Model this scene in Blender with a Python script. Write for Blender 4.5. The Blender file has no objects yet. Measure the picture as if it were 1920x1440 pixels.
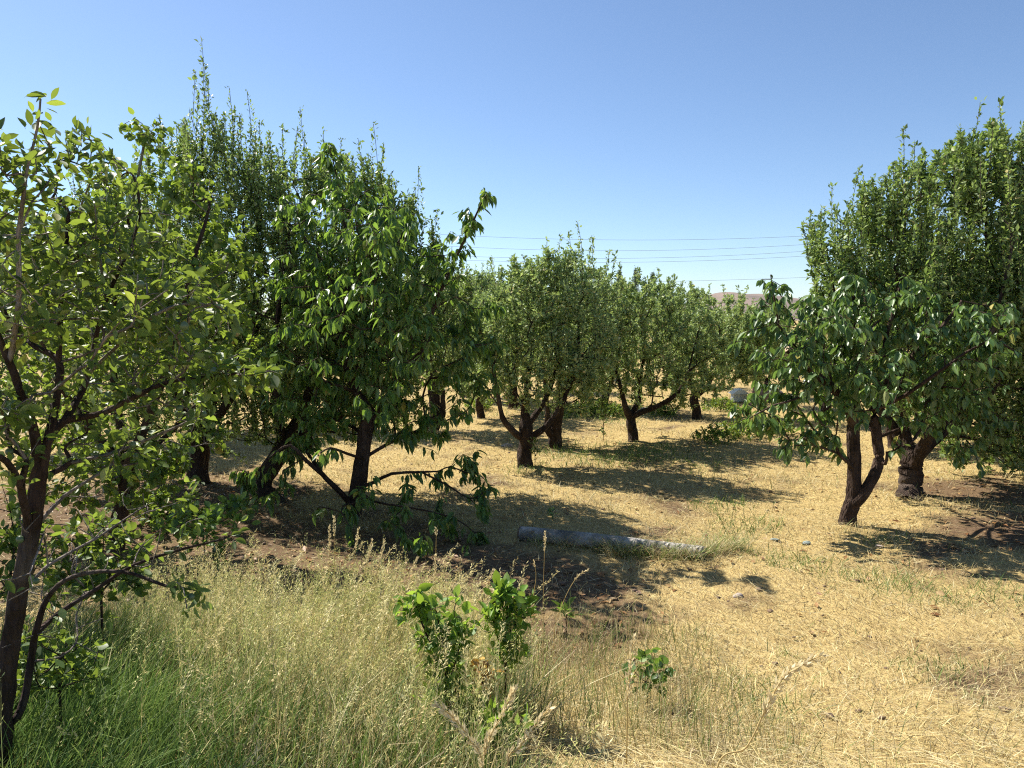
import bpy, math, random
import numpy as np
from mathutils import Matrix, Vector

# ------------------------------------------------------------------ camera
CH = 2.1                       # camera height over the orchard floor (it stands on a low bank)
F = 1397.0                     # focal length in pixels of the 1920 px wide photograph
PITCH = math.atan(120.0 / F)
scene = bpy.context.scene
col = scene.collection
cd = bpy.data.cameras.new('camera')
cam = bpy.data.objects.new('camera', cd)
col.objects.link(cam)
cam.location = (0, 0, CH)
cam.rotation_euler = (math.pi / 2 - PITCH, 0, 0)
cd.sensor_width = 36.0
cd.lens = 36.0 * F / 1920.0
cd.clip_start = 0.05
cd.clip_end = 20000
scene.camera = cam

# ------------------------------------------------------------------ light
SUN_EL = math.radians(48)
SUN_AZ = math.radians(-49)     # clockwise from +Y: behind the trees, to the left
w = bpy.data.worlds.new('World')
scene.world = w
w.use_nodes = True
nt = w.node_tree
sky = nt.nodes.new('ShaderNodeTexSky')
sky.sky_type = 'NISHITA'
sky.sun_disc = False
sky.sun_elevation = SUN_EL
sky.sun_rotation = SUN_AZ
sky.altitude = 1400
sky.air_density = 1.0
sky.dust_density = 0.7
sky.ozone_density = 3.6
nt.nodes['Background'].inputs['Strength'].default_value = 0.078
nt.links.new(sky.outputs[0], nt.nodes['Background'].inputs['Color'])
sd = bpy.data.lights.new('sun', 'SUN')
sd.energy = 5.0
sd.angle = math.radians(0.5)
sd.color = (1.0, 0.94, 0.84)
sun = bpy.data.objects.new('sun', sd)
col.objects.link(sun)
sdir = Vector((math.sin(SUN_AZ) * math.cos(SUN_EL), math.cos(SUN_AZ) * math.cos(SUN_EL), math.sin(SUN_EL)))
sun.rotation_euler = sdir.to_track_quat('Z', 'Y').to_euler()
sun.location = (-20, 20, 30)
scene.view_settings.view_transform = 'Standard'
scene.view_settings.look = 'None'
scene.view_settings.exposure = 1.05
scene.view_settings.gamma = 1
scene.cycles.max_bounces = 8
scene.cycles.diffuse_bounces = 3
scene.cycles.transmission_bounces = 4
scene.cycles.volume_bounces = 0
scene.cycles.use_denoising = False
scene.cycles.filter_width = 1.15
scene.cycles.sample_clamp_indirect = 4.0
scene.cycles.denoising_prefilter = 'ACCURATE'

rng = np.random.default_rng(7)
random.seed(7)

# ------------------------------------------------------------------ helpers
def ray(px, py):
    a = (px - 960.0) / F
    b = (720.0 - py) / F
    return np.array([a, math.cos(PITCH) + b * math.sin(PITCH), -math.sin(PITCH) + b * math.cos(PITCH)])

def P(px, py, d):
    r = ray(px, py)
    return np.array([0, 0, CH]) + r * (d / r[1])

def sstep(a, b, x):
    t = np.clip((x - a) / (b - a), 0, 1)
    return t * t * (3 - 2 * t)

BANK = 0.66
def hgt(x, y):
    x = np.asarray(x, float); y = np.asarray(y, float)
    h = BANK * (1 - sstep(0.7, 5.2, y + 0.25 * np.sin(x * 0.9)))
    h = h + 0.035 * np.sin(x * 1.3 + 0.7) * np.sin(y * 0.9 + 0.3) + 0.02 * np.sin(x * 3.1 + y * 2.3)
    far = sstep(25, 60, y)
    return h + far * 0.25 * np.sin(x * 0.05 + 1) * np.sin(y * 0.04)

def ground(px, py):
    r = ray(px, py)
    d = 3.0
    lo, hi = 0.5, 400.0
    for _ in range(60):
        m = 0.5 * (lo + hi)
        p = P(px, py, m)
        if p[2] > hgt(p[0], p[1]): lo = m
        else: hi = m
    p = P(px, py, lo)
    p[2] = float(hgt(p[0], p[1]))
    return p

def project(p):
    p = np.asarray(p, float)
    v = p - np.array([0, 0, CH])
    dep = v[..., 1] * math.cos(PITCH) - v[..., 2] * math.sin(PITCH)
    up = v[..., 1] * math.sin(PITCH) + v[..., 2] * math.cos(PITCH)
    dep = np.where(dep > 0.05, dep, 0.05)
    return 960 + F * v[..., 0] / dep, 720 - F * up / dep, dep

def norm(v):
    return v / np.maximum(np.linalg.norm(v, axis=-1, keepdims=True), 1e-9)

def tag(o, label=None, cat=None, group=None, kind=None):
    if label: o['label'] = label
    if cat: o['category'] = cat
    if group: o['group'] = group
    if kind: o['kind'] = kind
    return o

def add(name, data, parent=None, loc=(0, 0, 0)):
    o = bpy.data.objects.new(name, data)
    col.objects.link(o)
    o.location = loc
    if parent: o.parent = parent
    return o

def mesh_np(name, v, tris=None, quads=None, mat=None, colors=None, smooth=True):
    """mesh from numpy arrays of vertices, triangles and quads"""
    me = bpy.data.meshes.new(name)
    v = np.ascontiguousarray(v, dtype=np.float32)
    nt_ = 0 if tris is None else len(tris)
    nq = 0 if quads is None else len(quads)
    loops = []
    if nt_: loops.append(np.asarray(tris, np.int32).ravel())
    if nq: loops.append(np.asarray(quads, np.int32).ravel())
    loops = np.concatenate(loops)
    starts = np.concatenate([np.arange(nt_) * 3, nt_ * 3 + np.arange(nq) * 4]).astype(np.int32)
    me.vertices.add(len(v)); me.vertices.foreach_set('co', v.ravel())
    me.loops.add(len(loops)); me.loops.foreach_set('vertex_index', loops)
    me.polygons.add(nt_ + nq); me.polygons.foreach_set('loop_start', starts)
    if smooth: me.polygons.foreach_set('use_smooth', np.ones(nt_ + nq, bool))
    me.update(calc_edges=True)
    if colors is not None:
        a = me.attributes.new('Col', 'FLOAT_COLOR', 'POINT')
        c = np.ones((len(v), 4), np.float32); c[:, :3] = colors
        a.data.foreach_set('color', c.ravel())
    if mat: me.materials.append(mat)
    return me

# ------------------------------------------------------------------ materials
def newmat(name):
    m = bpy.data.materials.new(name); m.use_nodes = True
    t = m.node_tree; t.nodes.clear()
    out = t.nodes.new('ShaderNodeOutputMaterial')
    return m, t, out

def N(t, typ, **kw):
    n = t.nodes.new(typ)
    for k, v in kw.items():
        if k in n.inputs.keys(): n.inputs[k].default_value = v
        else: setattr(n, k, v)
    return n

def ramp(t, stops):
    r = t.nodes.new('ShaderNodeValToRGB')
    e = r.color_ramp.elements
    while len(e) < len(stops): e.new(0.5)
    for el, (p, c) in zip(e, stops):
        el.position = p; el.color = (*c, 1)
    return r

def leaf_mat(name, stops, trans, tfac=0.38, rough=0.5, spec=0.25, single=False, under=1.35):
    """leaf: coloured by its own random value, paler underside, some light shining through"""
    m, t, out = newmat(name)
    if single:
        src = N(t, 'ShaderNodeObjectInfo').outputs['Random']
    else:
        a = N(t, 'ShaderNodeAttribute'); a.attribute_name = 'Col'
        src = a.outputs['Fac']
    r = ramp(t, stops); t.links.new(src, r.inputs[0])
    no = N(t, 'ShaderNodeTexNoise', Scale=38.0, Detail=3.0)
    tc = N(t, 'ShaderNodeTexCoord'); t.links.new(tc.outputs['Object'], no.inputs['Vector'])
    hs = N(t, 'ShaderNodeHueSaturation'); t.links.new(r.outputs[0], hs.inputs['Color'])
    mr = N(t, 'ShaderNodeMapRange'); mr.inputs['To Min'].default_value = 0.72; mr.inputs['To Max'].default_value = 1.3
    t.links.new(no.outputs[0], mr.inputs[0]); t.links.new(mr.outputs[0], hs.inputs['Value'])
    ge = N(t, 'ShaderNodeNewGeometry')
    un = N(t, 'ShaderNodeMixRGB', blend_type='MIX')
    pale = N(t, 'ShaderNodeHueSaturation'); pale.inputs['Saturation'].default_value = 0.72; pale.inputs['Value'].default_value = under
    t.links.new(hs.outputs[0], pale.inputs['Color'])
    t.links.new(ge.outputs['Backfacing'], un.inputs[0]); t.links.new(hs.outputs[0], un.inputs[1]); t.links.new(pale.outputs[0], un.inputs[2])
    b = N(t, 'ShaderNodeBsdfPrincipled'); b.inputs['Roughness'].default_value = rough; b.inputs['Specular IOR Level'].default_value = spec
    t.links.new(un.outputs[0], b.inputs['Base Color'])
    tr = N(t, 'ShaderNodeBsdfTranslucent')
    tm = N(t, 'ShaderNodeMixRGB', blend_type='MULTIPLY'); tm.inputs[0].default_value = 1
    tm.inputs[1].default_value = (*trans, 1)
    mr2 = N(t, 'ShaderNodeMapRange'); mr2.inputs['To Min'].default_value = 0.6; mr2.inputs['To Max'].default_value = 1.35
    t.links.new(src, mr2.inputs[0]); t.links.new(mr2.outputs[0], tm.inputs[2])
    t.links.new(tm.outputs[0], tr.inputs['Color'])
    mx = N(t, 'ShaderNodeMixShader'); mx.inputs[0].default_value = tfac
    t.links.new(b.outputs[0], mx.inputs[1]); t.links.new(tr.outputs[0], mx.inputs[2])
    t.links.new(mx.outputs[0], out.inputs[0])
    return m

def leaf_pair(name, *a, **k):
    return leaf_mat(name, *a, **k), leaf_mat(name + '_single', *a, single=True, **k)

PLUM = leaf_pair('plum_leaf', [(0, (0.032, 0.07, 0.014)), (.5, (0.07, 0.125, 0.022)), (.9, (0.13, 0.19, 0.034)), (1, (0.36, 0.3, 0.05))], (0.34, 0.46, 0.05), tfac=.28, spec=.35)
APRI = leaf_pair('apricot_leaf', [(0, (0.045, 0.095, 0.018)), (.6, (0.095, 0.165, 0.028)), (.95, (0.18, 0.24, 0.04)), (1, (0.36, 0.2, 0.05))], (0.36, 0.5, 0.05), tfac=.3)
CHER = leaf_pair('cherry_leaf', [(0, (0.043, 0.098, 0.022)), (.6, (0.091, 0.172, 0.033)), (.96, (0.145, 0.236, 0.044)), (1, (0.411, 0.299, 0.055))], (0.29, 0.47, 0.05), tfac=.28, rough=.4, spec=.42)
CHER2 = leaf_pair('dark_cherry_leaf', [(0, (0.048, 0.101, 0.028)), (.6, (0.094, 0.170, 0.044)), (.96, (0.139, 0.218, 0.055)), (1, (0.362, 0.287, 0.066))], (0.24, 0.4, 0.06), tfac=.24, rough=.4, spec=.45)
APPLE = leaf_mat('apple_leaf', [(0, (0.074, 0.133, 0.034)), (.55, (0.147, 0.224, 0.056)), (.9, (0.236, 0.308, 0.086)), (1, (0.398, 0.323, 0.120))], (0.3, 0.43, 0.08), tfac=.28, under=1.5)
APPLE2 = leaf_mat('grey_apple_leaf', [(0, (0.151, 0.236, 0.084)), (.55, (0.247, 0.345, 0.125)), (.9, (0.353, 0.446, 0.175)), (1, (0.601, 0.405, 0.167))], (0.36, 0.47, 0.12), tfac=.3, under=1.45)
POPL = leaf_mat('poplar_leaf', [(0, (0.03, 0.065, 0.022)), (1, (0.06, 0.1, 0.035))], (0.1, 0.18, 0.03), tfac=.2)
SAPL = leaf_pair('sapling_leaf', [(0, (0.075, 0.16, 0.022)), (.7, (0.13, 0.25, 0.035)), (1, (0.22, 0.31, 0.05))], (0.36, 0.52, 0.05), tfac=.36)

def bark_mat(name, c0, c1, scale=18.0, moss=None):
    m, t, out = newmat(name)
    tc = N(t, 'ShaderNodeTexCoord')
    mp = N(t, 'ShaderNodeMapping'); mp.inputs['Scale'].default_value = (1, 1, 0.28)
    t.links.new(tc.outputs['Object'], mp.inputs[0])
    no = N(t, 'ShaderNodeTexNoise', Scale=scale, Detail=8.0, Roughness=0.65)
    vo = N(t, 'ShaderNodeTexVoronoi', Scale=scale * 2.2, feature='DISTANCE_TO_EDGE')
    t.links.new(mp.outputs[0], no.inputs['Vector']); t.links.new(mp.outputs[0], vo.inputs['Vector'])
    r = ramp(t, [(0.3, c0), (0.72, c1)]); t.links.new(no.outputs[0], r.inputs[0])
    n2 = N(t, 'ShaderNodeTexNoise', Scale=3.2, Detail=4.0)
    t.links.new(tc.outputs['Object'], n2.inputs['Vector'])
    r2 = ramp(t, [(0.5, (0, 0, 0)), (0.7, (1, 1, 1))]); t.links.new(n2.outputs[0], r2.inputs[0])
    mx = N(t, 'ShaderNodeMixRGB'); t.links.new(r2.outputs[0], mx.inputs[0]); t.links.new(r.outputs[0], mx.inputs[1])
    mx.inputs[2].default_value = (*(moss or tuple(min(1, a * 1.7) for a in c1)), 1)
    b = N(t, 'ShaderNodeBsdfPrincipled'); b.inputs['Roughness'].default_value = 0.9; b.inputs['Specular IOR Level'].default_value = 0.15
    t.links.new(mx.outputs[0], b.inputs['Base Color'])
    ad = N(t, 'ShaderNodeMath', operation='MULTIPLY_ADD'); ad.inputs[1].default_value = 1.2
    t.links.new(vo.outputs['Distance'], ad.inputs[0]); t.links.new(no.outputs[0], ad.inputs[2])
    bu = N(t, 'ShaderNodeBump'); bu.inputs['Strength'].default_value = 1.0; bu.inputs['Distance'].default_value = 0.035
    t.links.new(ad.outputs[0], bu.inputs['Height']); t.links.new(bu.outputs[0], b.inputs['Normal'])
    t.links.new(b.outputs[0], out.inputs[0])
    return m

BARK_PLUM = bark_mat('plum_bark', (0.025, 0.016, 0.013), (0.085, 0.055, 0.045), moss=(0.14, 0.12, 0.105))
BARK_TWIG = bark_mat('grey_twig_bark', (0.12, 0.095, 0.08), (0.3, 0.26, 0.23))
BARK_CHER = bark_mat('cherry_bark', (0.026, 0.017, 0.013), (0.095, 0.062, 0.046), moss=(0.13, 0.09, 0.068))
BARK_APPLE = bark_mat('apple_bark', (0.022, 0.015, 0.012), (0.08, 0.054, 0.041), moss=(0.11, 0.085, 0.068))
BARK_LOG = bark_mat('poplar_log_bark', (0.2, 0.185, 0.16), (0.52, 0.49, 0.44), scale=9, moss=(0.14, 0.13, 0.11))

def plain(name, c, rough=0.8, c2=None, scale=20.0, bump=0.0):
    m, t, out = newmat(name)
    b = N(t, 'ShaderNodeBsdfPrincipled'); b.inputs['Roughness'].default_value = rough
    tc = N(t, 'ShaderNodeTexCoord')
    no = N(t, 'ShaderNodeTexNoise', Scale=scale, Detail=6.0); t.links.new(tc.outputs['Object'], no.inputs['Vector'])
    r = ramp(t, [(0.3, c), (0.7, c2 or tuple(x * .75 for x in c))]); t.links.new(no.outputs[0], r.inputs[0])
    t.links.new(r.outputs[0], b.inputs['Base Color'])
    if bump:
        bu = N(t, 'ShaderNodeBump'); bu.inputs['Strength'].default_value = bump
        t.links.new(no.outputs[0], bu.inputs['Height']); t.links.new(bu.outputs[0], b.inputs['Normal'])
    t.links.new(b.outputs[0], out.inputs[0])
    return m

FRUIT = plain('green_plum_skin', (0.1, 0.15, 0.07), 0.45, (0.06, 0.1, 0.05), 30)
FRUIT_A = plain('small_red_fruit', (0.3, 0.06, 0.03), 0.4, (0.22, 0.1, 0.03), 30)
ROCK = plain('pale_rock', (0.42, 0.36, 0.3), 0.9, (0.3, 0.23, 0.19), 9, 0.6)
ROCK2 = plain('reddish_rock', (0.33, 0.22, 0.18), 0.9, (0.22, 0.15, 0.12), 5, 0.7)
WHITE = plain('white_paint', (0.78, 0.78, 0.75), 0.6, (0.7, 0.7, 0.68), 4)
WIRE = plain('wire_metal', (0.2, 0.2, 0.22), 0.6)
CUT = plain('weathered_cut_wood', (0.2, 0.14, 0.09), 0.9, (0.1, 0.07, 0.05), 12, .4)
CUT_PALE = plain('pale_cut_wood', (0.5, 0.38, 0.26), 0.9, (0.38, 0.27, 0.17), 12, .4)
PAPER = plain('faded_plastic_litter', (0.24, 0.28, 0.26), 0.6, (0.14, 0.18, 0.16), 40)
DRYLEAF = leaf_mat('dead_leaf', [(0, (0.16, 0.07, 0.03)), (.5, (0.3, 0.16, 0.06)), (1, (0.42, 0.29, 0.14))], (0.3, 0.15, 0.05), tfac=.15)
ORANGE = leaf_pair('withered_orange_leaf', [(0, (0.4, 0.2, 0.04)), (1, (0.55, 0.36, 0.1))], (0.5, 0.3, 0.05), tfac=.3)

def blade_mat(name, tfac=0.3, rough=0.6):
    m, t, out = newmat(name)
    a = N(t, 'ShaderNodeAttribute'); a.attribute_name = 'Col'
    b = N(t, 'ShaderNodeBsdfPrincipled'); b.inputs['Roughness'].default_value = rough; b.inputs['Specular IOR Level'].default_value = 0.3
    t.links.new(a.outputs['Color'], b.inputs['Base Color'])
    tr = N(t, 'ShaderNodeBsdfTranslucent'); t.links.new(a.outputs['Color'], tr.inputs['Color'])
    mx = N(t, 'ShaderNodeMixShader'); mx.inputs[0].default_value = tfac
    t.links.new(b.outputs[0], mx.inputs[1]); t.links.new(tr.outputs[0], mx.inputs[2])
    t.links.new(mx.outputs[0], out.inputs[0])
    return m
BLADE = blade_mat('grass_blade')

def ground_mat():
    m, t, out = newmat('dry_orchard_soil')
    tc = N(t, 'ShaderNodeTexCoord')
    n1 = N(t, 'ShaderNodeTexNoise', Scale=0.9, Detail=6.0, Roughness=0.6)
    n2 = N(t, 'ShaderNodeTexNoise', Scale=26.0, Detail=8.0, Roughness=0.7)
    mp = N(t, 'ShaderNodeMapping'); mp.inputs['Scale'].default_value = (90, 22, 40); mp.inputs['Rotation'].default_value = (0, 0, 0.6)
    n3 = N(t, 'ShaderNodeTexNoise', Scale=1.0, Detail=4.0)
    for n in (n1, n2): t.links.new(tc.outputs['Object'], n.inputs['Vector'])
    t.links.new(tc.outputs['Object'], mp.inputs[0]); t.links.new(mp.outputs[0], n3.inputs['Vector'])
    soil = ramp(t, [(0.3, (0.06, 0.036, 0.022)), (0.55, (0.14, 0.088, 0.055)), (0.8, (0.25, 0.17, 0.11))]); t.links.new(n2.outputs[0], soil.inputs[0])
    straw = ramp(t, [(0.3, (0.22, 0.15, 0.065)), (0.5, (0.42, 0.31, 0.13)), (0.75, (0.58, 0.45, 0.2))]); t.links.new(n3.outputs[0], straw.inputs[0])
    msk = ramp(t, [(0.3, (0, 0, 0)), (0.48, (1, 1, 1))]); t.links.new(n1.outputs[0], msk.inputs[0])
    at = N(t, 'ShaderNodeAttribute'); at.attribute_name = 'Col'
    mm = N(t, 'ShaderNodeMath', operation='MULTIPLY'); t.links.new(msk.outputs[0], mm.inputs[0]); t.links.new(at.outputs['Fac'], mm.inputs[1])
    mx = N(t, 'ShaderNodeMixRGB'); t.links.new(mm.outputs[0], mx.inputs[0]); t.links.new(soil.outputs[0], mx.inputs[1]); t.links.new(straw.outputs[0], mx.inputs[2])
    b = N(t, 'ShaderNodeBsdfPrincipled'); b.inputs['Roughness'].default_value = 0.95; b.inputs['Specular IOR Level'].default_value = 0.1
    t.links.new(mx.outputs[0], b.inputs['Base Color'])
    bu = N(t, 'ShaderNodeBump'); bu.inputs['Strength'].default_value = 0.8; bu.inputs['Distance'].default_value = 0.04
    t.links.new(n2.outputs[0], bu.inputs['Height']); t.links.new(bu.outputs[0], b.inputs['Normal'])
    t.links.new(b.outputs[0], out.inputs[0])
    return m

# ------------------------------------------------------------------ ground, hills, haze
# bare soil under the crowns, its dark colour partly standing in for shade: (x, y, radius)
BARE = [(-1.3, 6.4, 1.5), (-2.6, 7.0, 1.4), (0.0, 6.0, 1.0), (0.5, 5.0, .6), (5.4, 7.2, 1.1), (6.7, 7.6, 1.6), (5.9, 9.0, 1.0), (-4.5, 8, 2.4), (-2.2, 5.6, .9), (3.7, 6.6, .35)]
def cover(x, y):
    """1 = straw and stubble, 0 = bare soil, dark partly in place of shade"""
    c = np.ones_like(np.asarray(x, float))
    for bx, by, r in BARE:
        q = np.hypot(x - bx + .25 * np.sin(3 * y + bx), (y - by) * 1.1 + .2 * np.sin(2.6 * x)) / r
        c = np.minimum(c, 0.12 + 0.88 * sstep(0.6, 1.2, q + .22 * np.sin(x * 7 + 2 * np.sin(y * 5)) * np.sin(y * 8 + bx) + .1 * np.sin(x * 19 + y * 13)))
    return c

def build_ground():
    u = np.linspace(-1, 1, 261)
    xs = np.sinh(u * 8.6) / math.sinh(8.6) * 7000
    v = np.linspace(0, 1, 361)
    ys = -8 + (np.exp(v * 7.4) - 1) / (math.exp(7.4) - 1) * 7500
    near = np.linspace(-8, 14, 221)
    ys = np.concatenate([near, ys[ys > 14.2]])
    nx = np.linspace(-9, 9, 181)
    xs = np.concatenate([xs[xs < -9.1], nx, xs[xs > 9.1]])
    X, Y = np.meshgrid(xs, ys)
    Z = hgt(X, Y)
    bump = 0.012 * np.sin(X * 9 + 3 * np.sin(Y * 5)) * np.sin(Y * 8 + 2 * np.sin(X * 6))
    Z = Z + np.where(np.abs(X) < 9, bump, 0) + rng.normal(0, 0.006, X.shape) * (Y < 14)
    V = np.stack([X, Y, Z], -1).reshape(-1, 3)
    ny, nxx = X.shape
    i = np.arange(ny * nxx).reshape(ny, nxx)
    q = np.stack([i[:-1, :-1], i[:-1, 1:], i[1:, 1:], i[1:, :-1]], -1).reshape(-1, 4)
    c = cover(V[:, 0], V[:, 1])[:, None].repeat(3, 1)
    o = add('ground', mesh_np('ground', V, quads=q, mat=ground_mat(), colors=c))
    tag(o, 'dry tan orchard floor of soil and mown straw', 'ground', kind='structure')
build_ground()

def build_hill(name, peaks, d, label, depth):
    """a bare hill: ridge height given by photo pixels (px, py) along it, at distance d"""
    pts = [P(a, b, d) for a, b in peaks]
    px = np.array([p[0] for p in pts]); pz = np.array([p[2] for p in pts])
    nx, ny = 120, 40
    X = np.linspace(px[0], px[-1], nx)
    ridge = np.interp(X, px, pz)
    ker = np.ones(7) / 7
    ridge = np.convolve(np.pad(ridge, 3, mode='edge'), ker, 'valid')
    T = np.linspace(-1, 1, ny)
    V = np.zeros((ny, nx, 3))
    for j, t in enumerate(T):
        prof = math.cos(t * math.pi / 2) ** 1.3
        gul = 1 - 0.16 * (1 - prof) * (1 + np.sin(X * 0.021 + 1.3 * np.sin(X * .008) + t)) - .05 * (1 - prof) * np.sin(X * .06 + 2 * t)
        V[j, :, 0] = X + 14 * np.sin(t * 5 + X * .01); V[j, :, 1] = d + t * depth; V[j, :, 2] = np.maximum(ridge, 0.3) * prof * gul - 0.4
    i = np.arange(ny * nx).reshape(ny, nx)
    q = np.stack([i[:-1, :-1], i[:-1, 1:], i[1:, 1:], i[1:, :-1]], -1).reshape(-1, 4)
    o = add(name, mesh_np(name, V.reshape(-1, 3), quads=q, mat=HILL))
    tag(o, label, 'hill', kind='structure')
HILL = plain('bare_hill_earth', (0.22, 0.155, 0.12), 0.95, (0.12, 0.09, 0.065), 0.012)
build_hill('hills', [(1180, 597), (1250, 578), (1300, 566), (1325, 557), (1342, 550), (1356, 546), (1372, 548), (1395, 552), (1425, 550), (1460, 555), (1520, 566), (1640, 585), (1750, 598)], 3600,
           'bare brown hill on the horizon right of the middle trees', 700)
build_hill('hills', [(500, 585), (600, 566), (700, 540), (780, 522), (830, 514), (880, 519), (920, 527), (950, 534), (1000, 548), (1080, 570), (1180, 596)], 2900,
           'grey ridge on the horizon behind the tall left trees', 600)

hb = [(-6900, -7.5), (6900, 7400)]
vx = np.array([[x, y, z] for z in (-3.0, 190.0) for (x, y) in ((-6800, -7.6), (6800, -7.6), (6800, 7300), (-6800, 7300))], float)
hm, ht, hout = newmat('thin_summer_haze')
pv = ht.nodes.new('ShaderNodeVolumePrincipled')
pv.inputs['Color'].default_value = (0.74, 0.84, 1.0, 1)
pv.inputs['Density'].default_value = 0.00002
ht.links.new(pv.outputs[0], hout.inputs['Volume'])
hz = add('haze', mesh_np('haze', vx, quads=[[3, 2, 1, 0], [4, 5, 6, 7], [0, 1, 5, 4], [1, 2, 6, 5], [2, 3, 7, 6], [3, 0, 4, 7]], mat=hm, smooth=False))
tag(hz, 'thin pale summer haze over the far hills', 'haze', kind='stuff')

# ------------------------------------------------------------------ tubes
class Tubes:
    def __init__(s): s.v = []; s.q = []; s.t = []; s.n = 0
    def tube(s, pts, rad, sides=6, rough=0.0, sub=2):
        pts = np.asarray(pts, float); rad = np.asarray(rad, float)
        if len(pts) > 2 and sub > 1:
            e = np.vstack([2 * pts[0] - pts[1], pts, 2 * pts[-1] - pts[-2]])
            out, ro = [], []
            for i in range(len(pts) - 1):
                p0, p1, p2, p3 = e[i:i + 4]
                for k in range(sub):
                    t = k / sub
                    out.append(0.5 * (2 * p1 + (p2 - p0) * t + (2 * p0 - 5 * p1 + 4 * p2 - p3) * t * t + (3 * p1 - p0 - 3 * p2 + p3) * t ** 3))
                    ro.append(rad[i] * (1 - t) + rad[i + 1] * t)
            out.append(pts[-1]); ro.append(rad[-1])
            pts, rad = np.array(out), np.array(ro)
        n = len(pts)
        tan = norm(np.gradient(pts, axis=0))
        ref = np.array([0.31, 0.91, 0.28]) if abs(tan[0, 2]) > .8 else np.array([0, 0, 1.0])
        a = norm(np.cross(tan, ref)); b = np.cross(tan, a)
        th = np.linspace(0, 2 * math.pi, sides, endpoint=False)
        rr = rad[:, None] * np.ones((1, sides))
        if rough:
            ss = np.concatenate([[0], np.cumsum(np.linalg.norm(np.diff(pts, axis=0), axis=1))])[:, None] / max(rad.mean(), 1e-4)
            a1, a2, a3 = rng.random(3) * 6.28
            rr = rr * (1 + rng.normal(0, rough * .5, (n, sides)) + rough * 1.2 * np.sin(3 * th[None] + .5 * ss + a1) + rough * np.sin(5 * th[None] - .35 * ss + a2) + rough * .7 * np.sin(.45 * ss + a3 + np.sin(th[None])))
        ring = pts[:, None] + rr[..., None] * (np.cos(th)[None, :, None] * a[:, None] + np.sin(th)[None, :, None] * b[:, None])
        s.v.append(ring.reshape(-1, 3))
        i = s.n + np.arange(n * sides).reshape(n, sides)
        j = np.roll(i, -1, axis=1)
        s.q.append(np.stack([i[:-1], j[:-1], j[1:], i[1:]], -1).reshape(-1, 4))
        c = s.n + n * sides
        s.v.append(pts[-1:] + tan[-1:] * rad[-1] * .3)
        s.t.append(np.stack([i[-1], j[-1], np.full(sides, c)], -1))
        s.n = c + 1
    def mesh(s, name, mat, off=(0, 0, 0)):
        return mesh_np(name, np.vstack(s.v) - np.asarray(off), np.vstack(s.t), np.vstack(s.q), mat)

# ------------------------------------------------------------------ leaves
def leaf_template(kind):
    """unit leaf along +Y, half width along X, curl along Z"""
    if kind == 'small':
        v = [(0, 0, 0), (-.5, .5, .06), (0, .48, -.04), (.5, .5, .06), (0, 1, -.06)]
        t = [(0, 2, 1), (0, 3, 2), (1, 2, 4), (2, 3, 4)]
        return np.array(v, float), np.array(t)
    if kind == 'long':   prof = [(.0, .03, .0), (.16, .04, .01), (.3, .36, .0), (.52, .5, -.05), (.74, .36, -.13), (1, 0, -.28)]
    elif kind == 'round': prof = [(.0, .02, .0), (.2, .03, .01), (.34, .42, .0), (.56, .5, -.03), (.78, .38, -.08), (1, 0, -.2)]
    else:                prof = [(.0, .02, .0), (.12, .03, .01), (.34, .4, .0), (.56, .5, -.02), (.78, .36, -.06), (1, 0, -.15)]
    v, t = [], []
    for y, wd, z in prof[:-1]:
        f = .14 * wd
        v += [(-wd, y, z + f), (0, y, z - f), (wd, y, z + f)]
    v.append((0, 1, prof[-1][2]))
    for r in range(len(prof) - 2):
        a = 3 * r
        t += [(a, a + 1, a + 4), (a, a + 4, a + 3), (a + 1, a + 2, a + 5), (a + 1, a + 5, a + 4)]
    a = 3 * (len(prof) - 2); e = len(v) - 1
    t += [(a, a + 1, e), (a + 1, a + 2, e)]
    return np.array(v, float), np.array(t)

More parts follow.
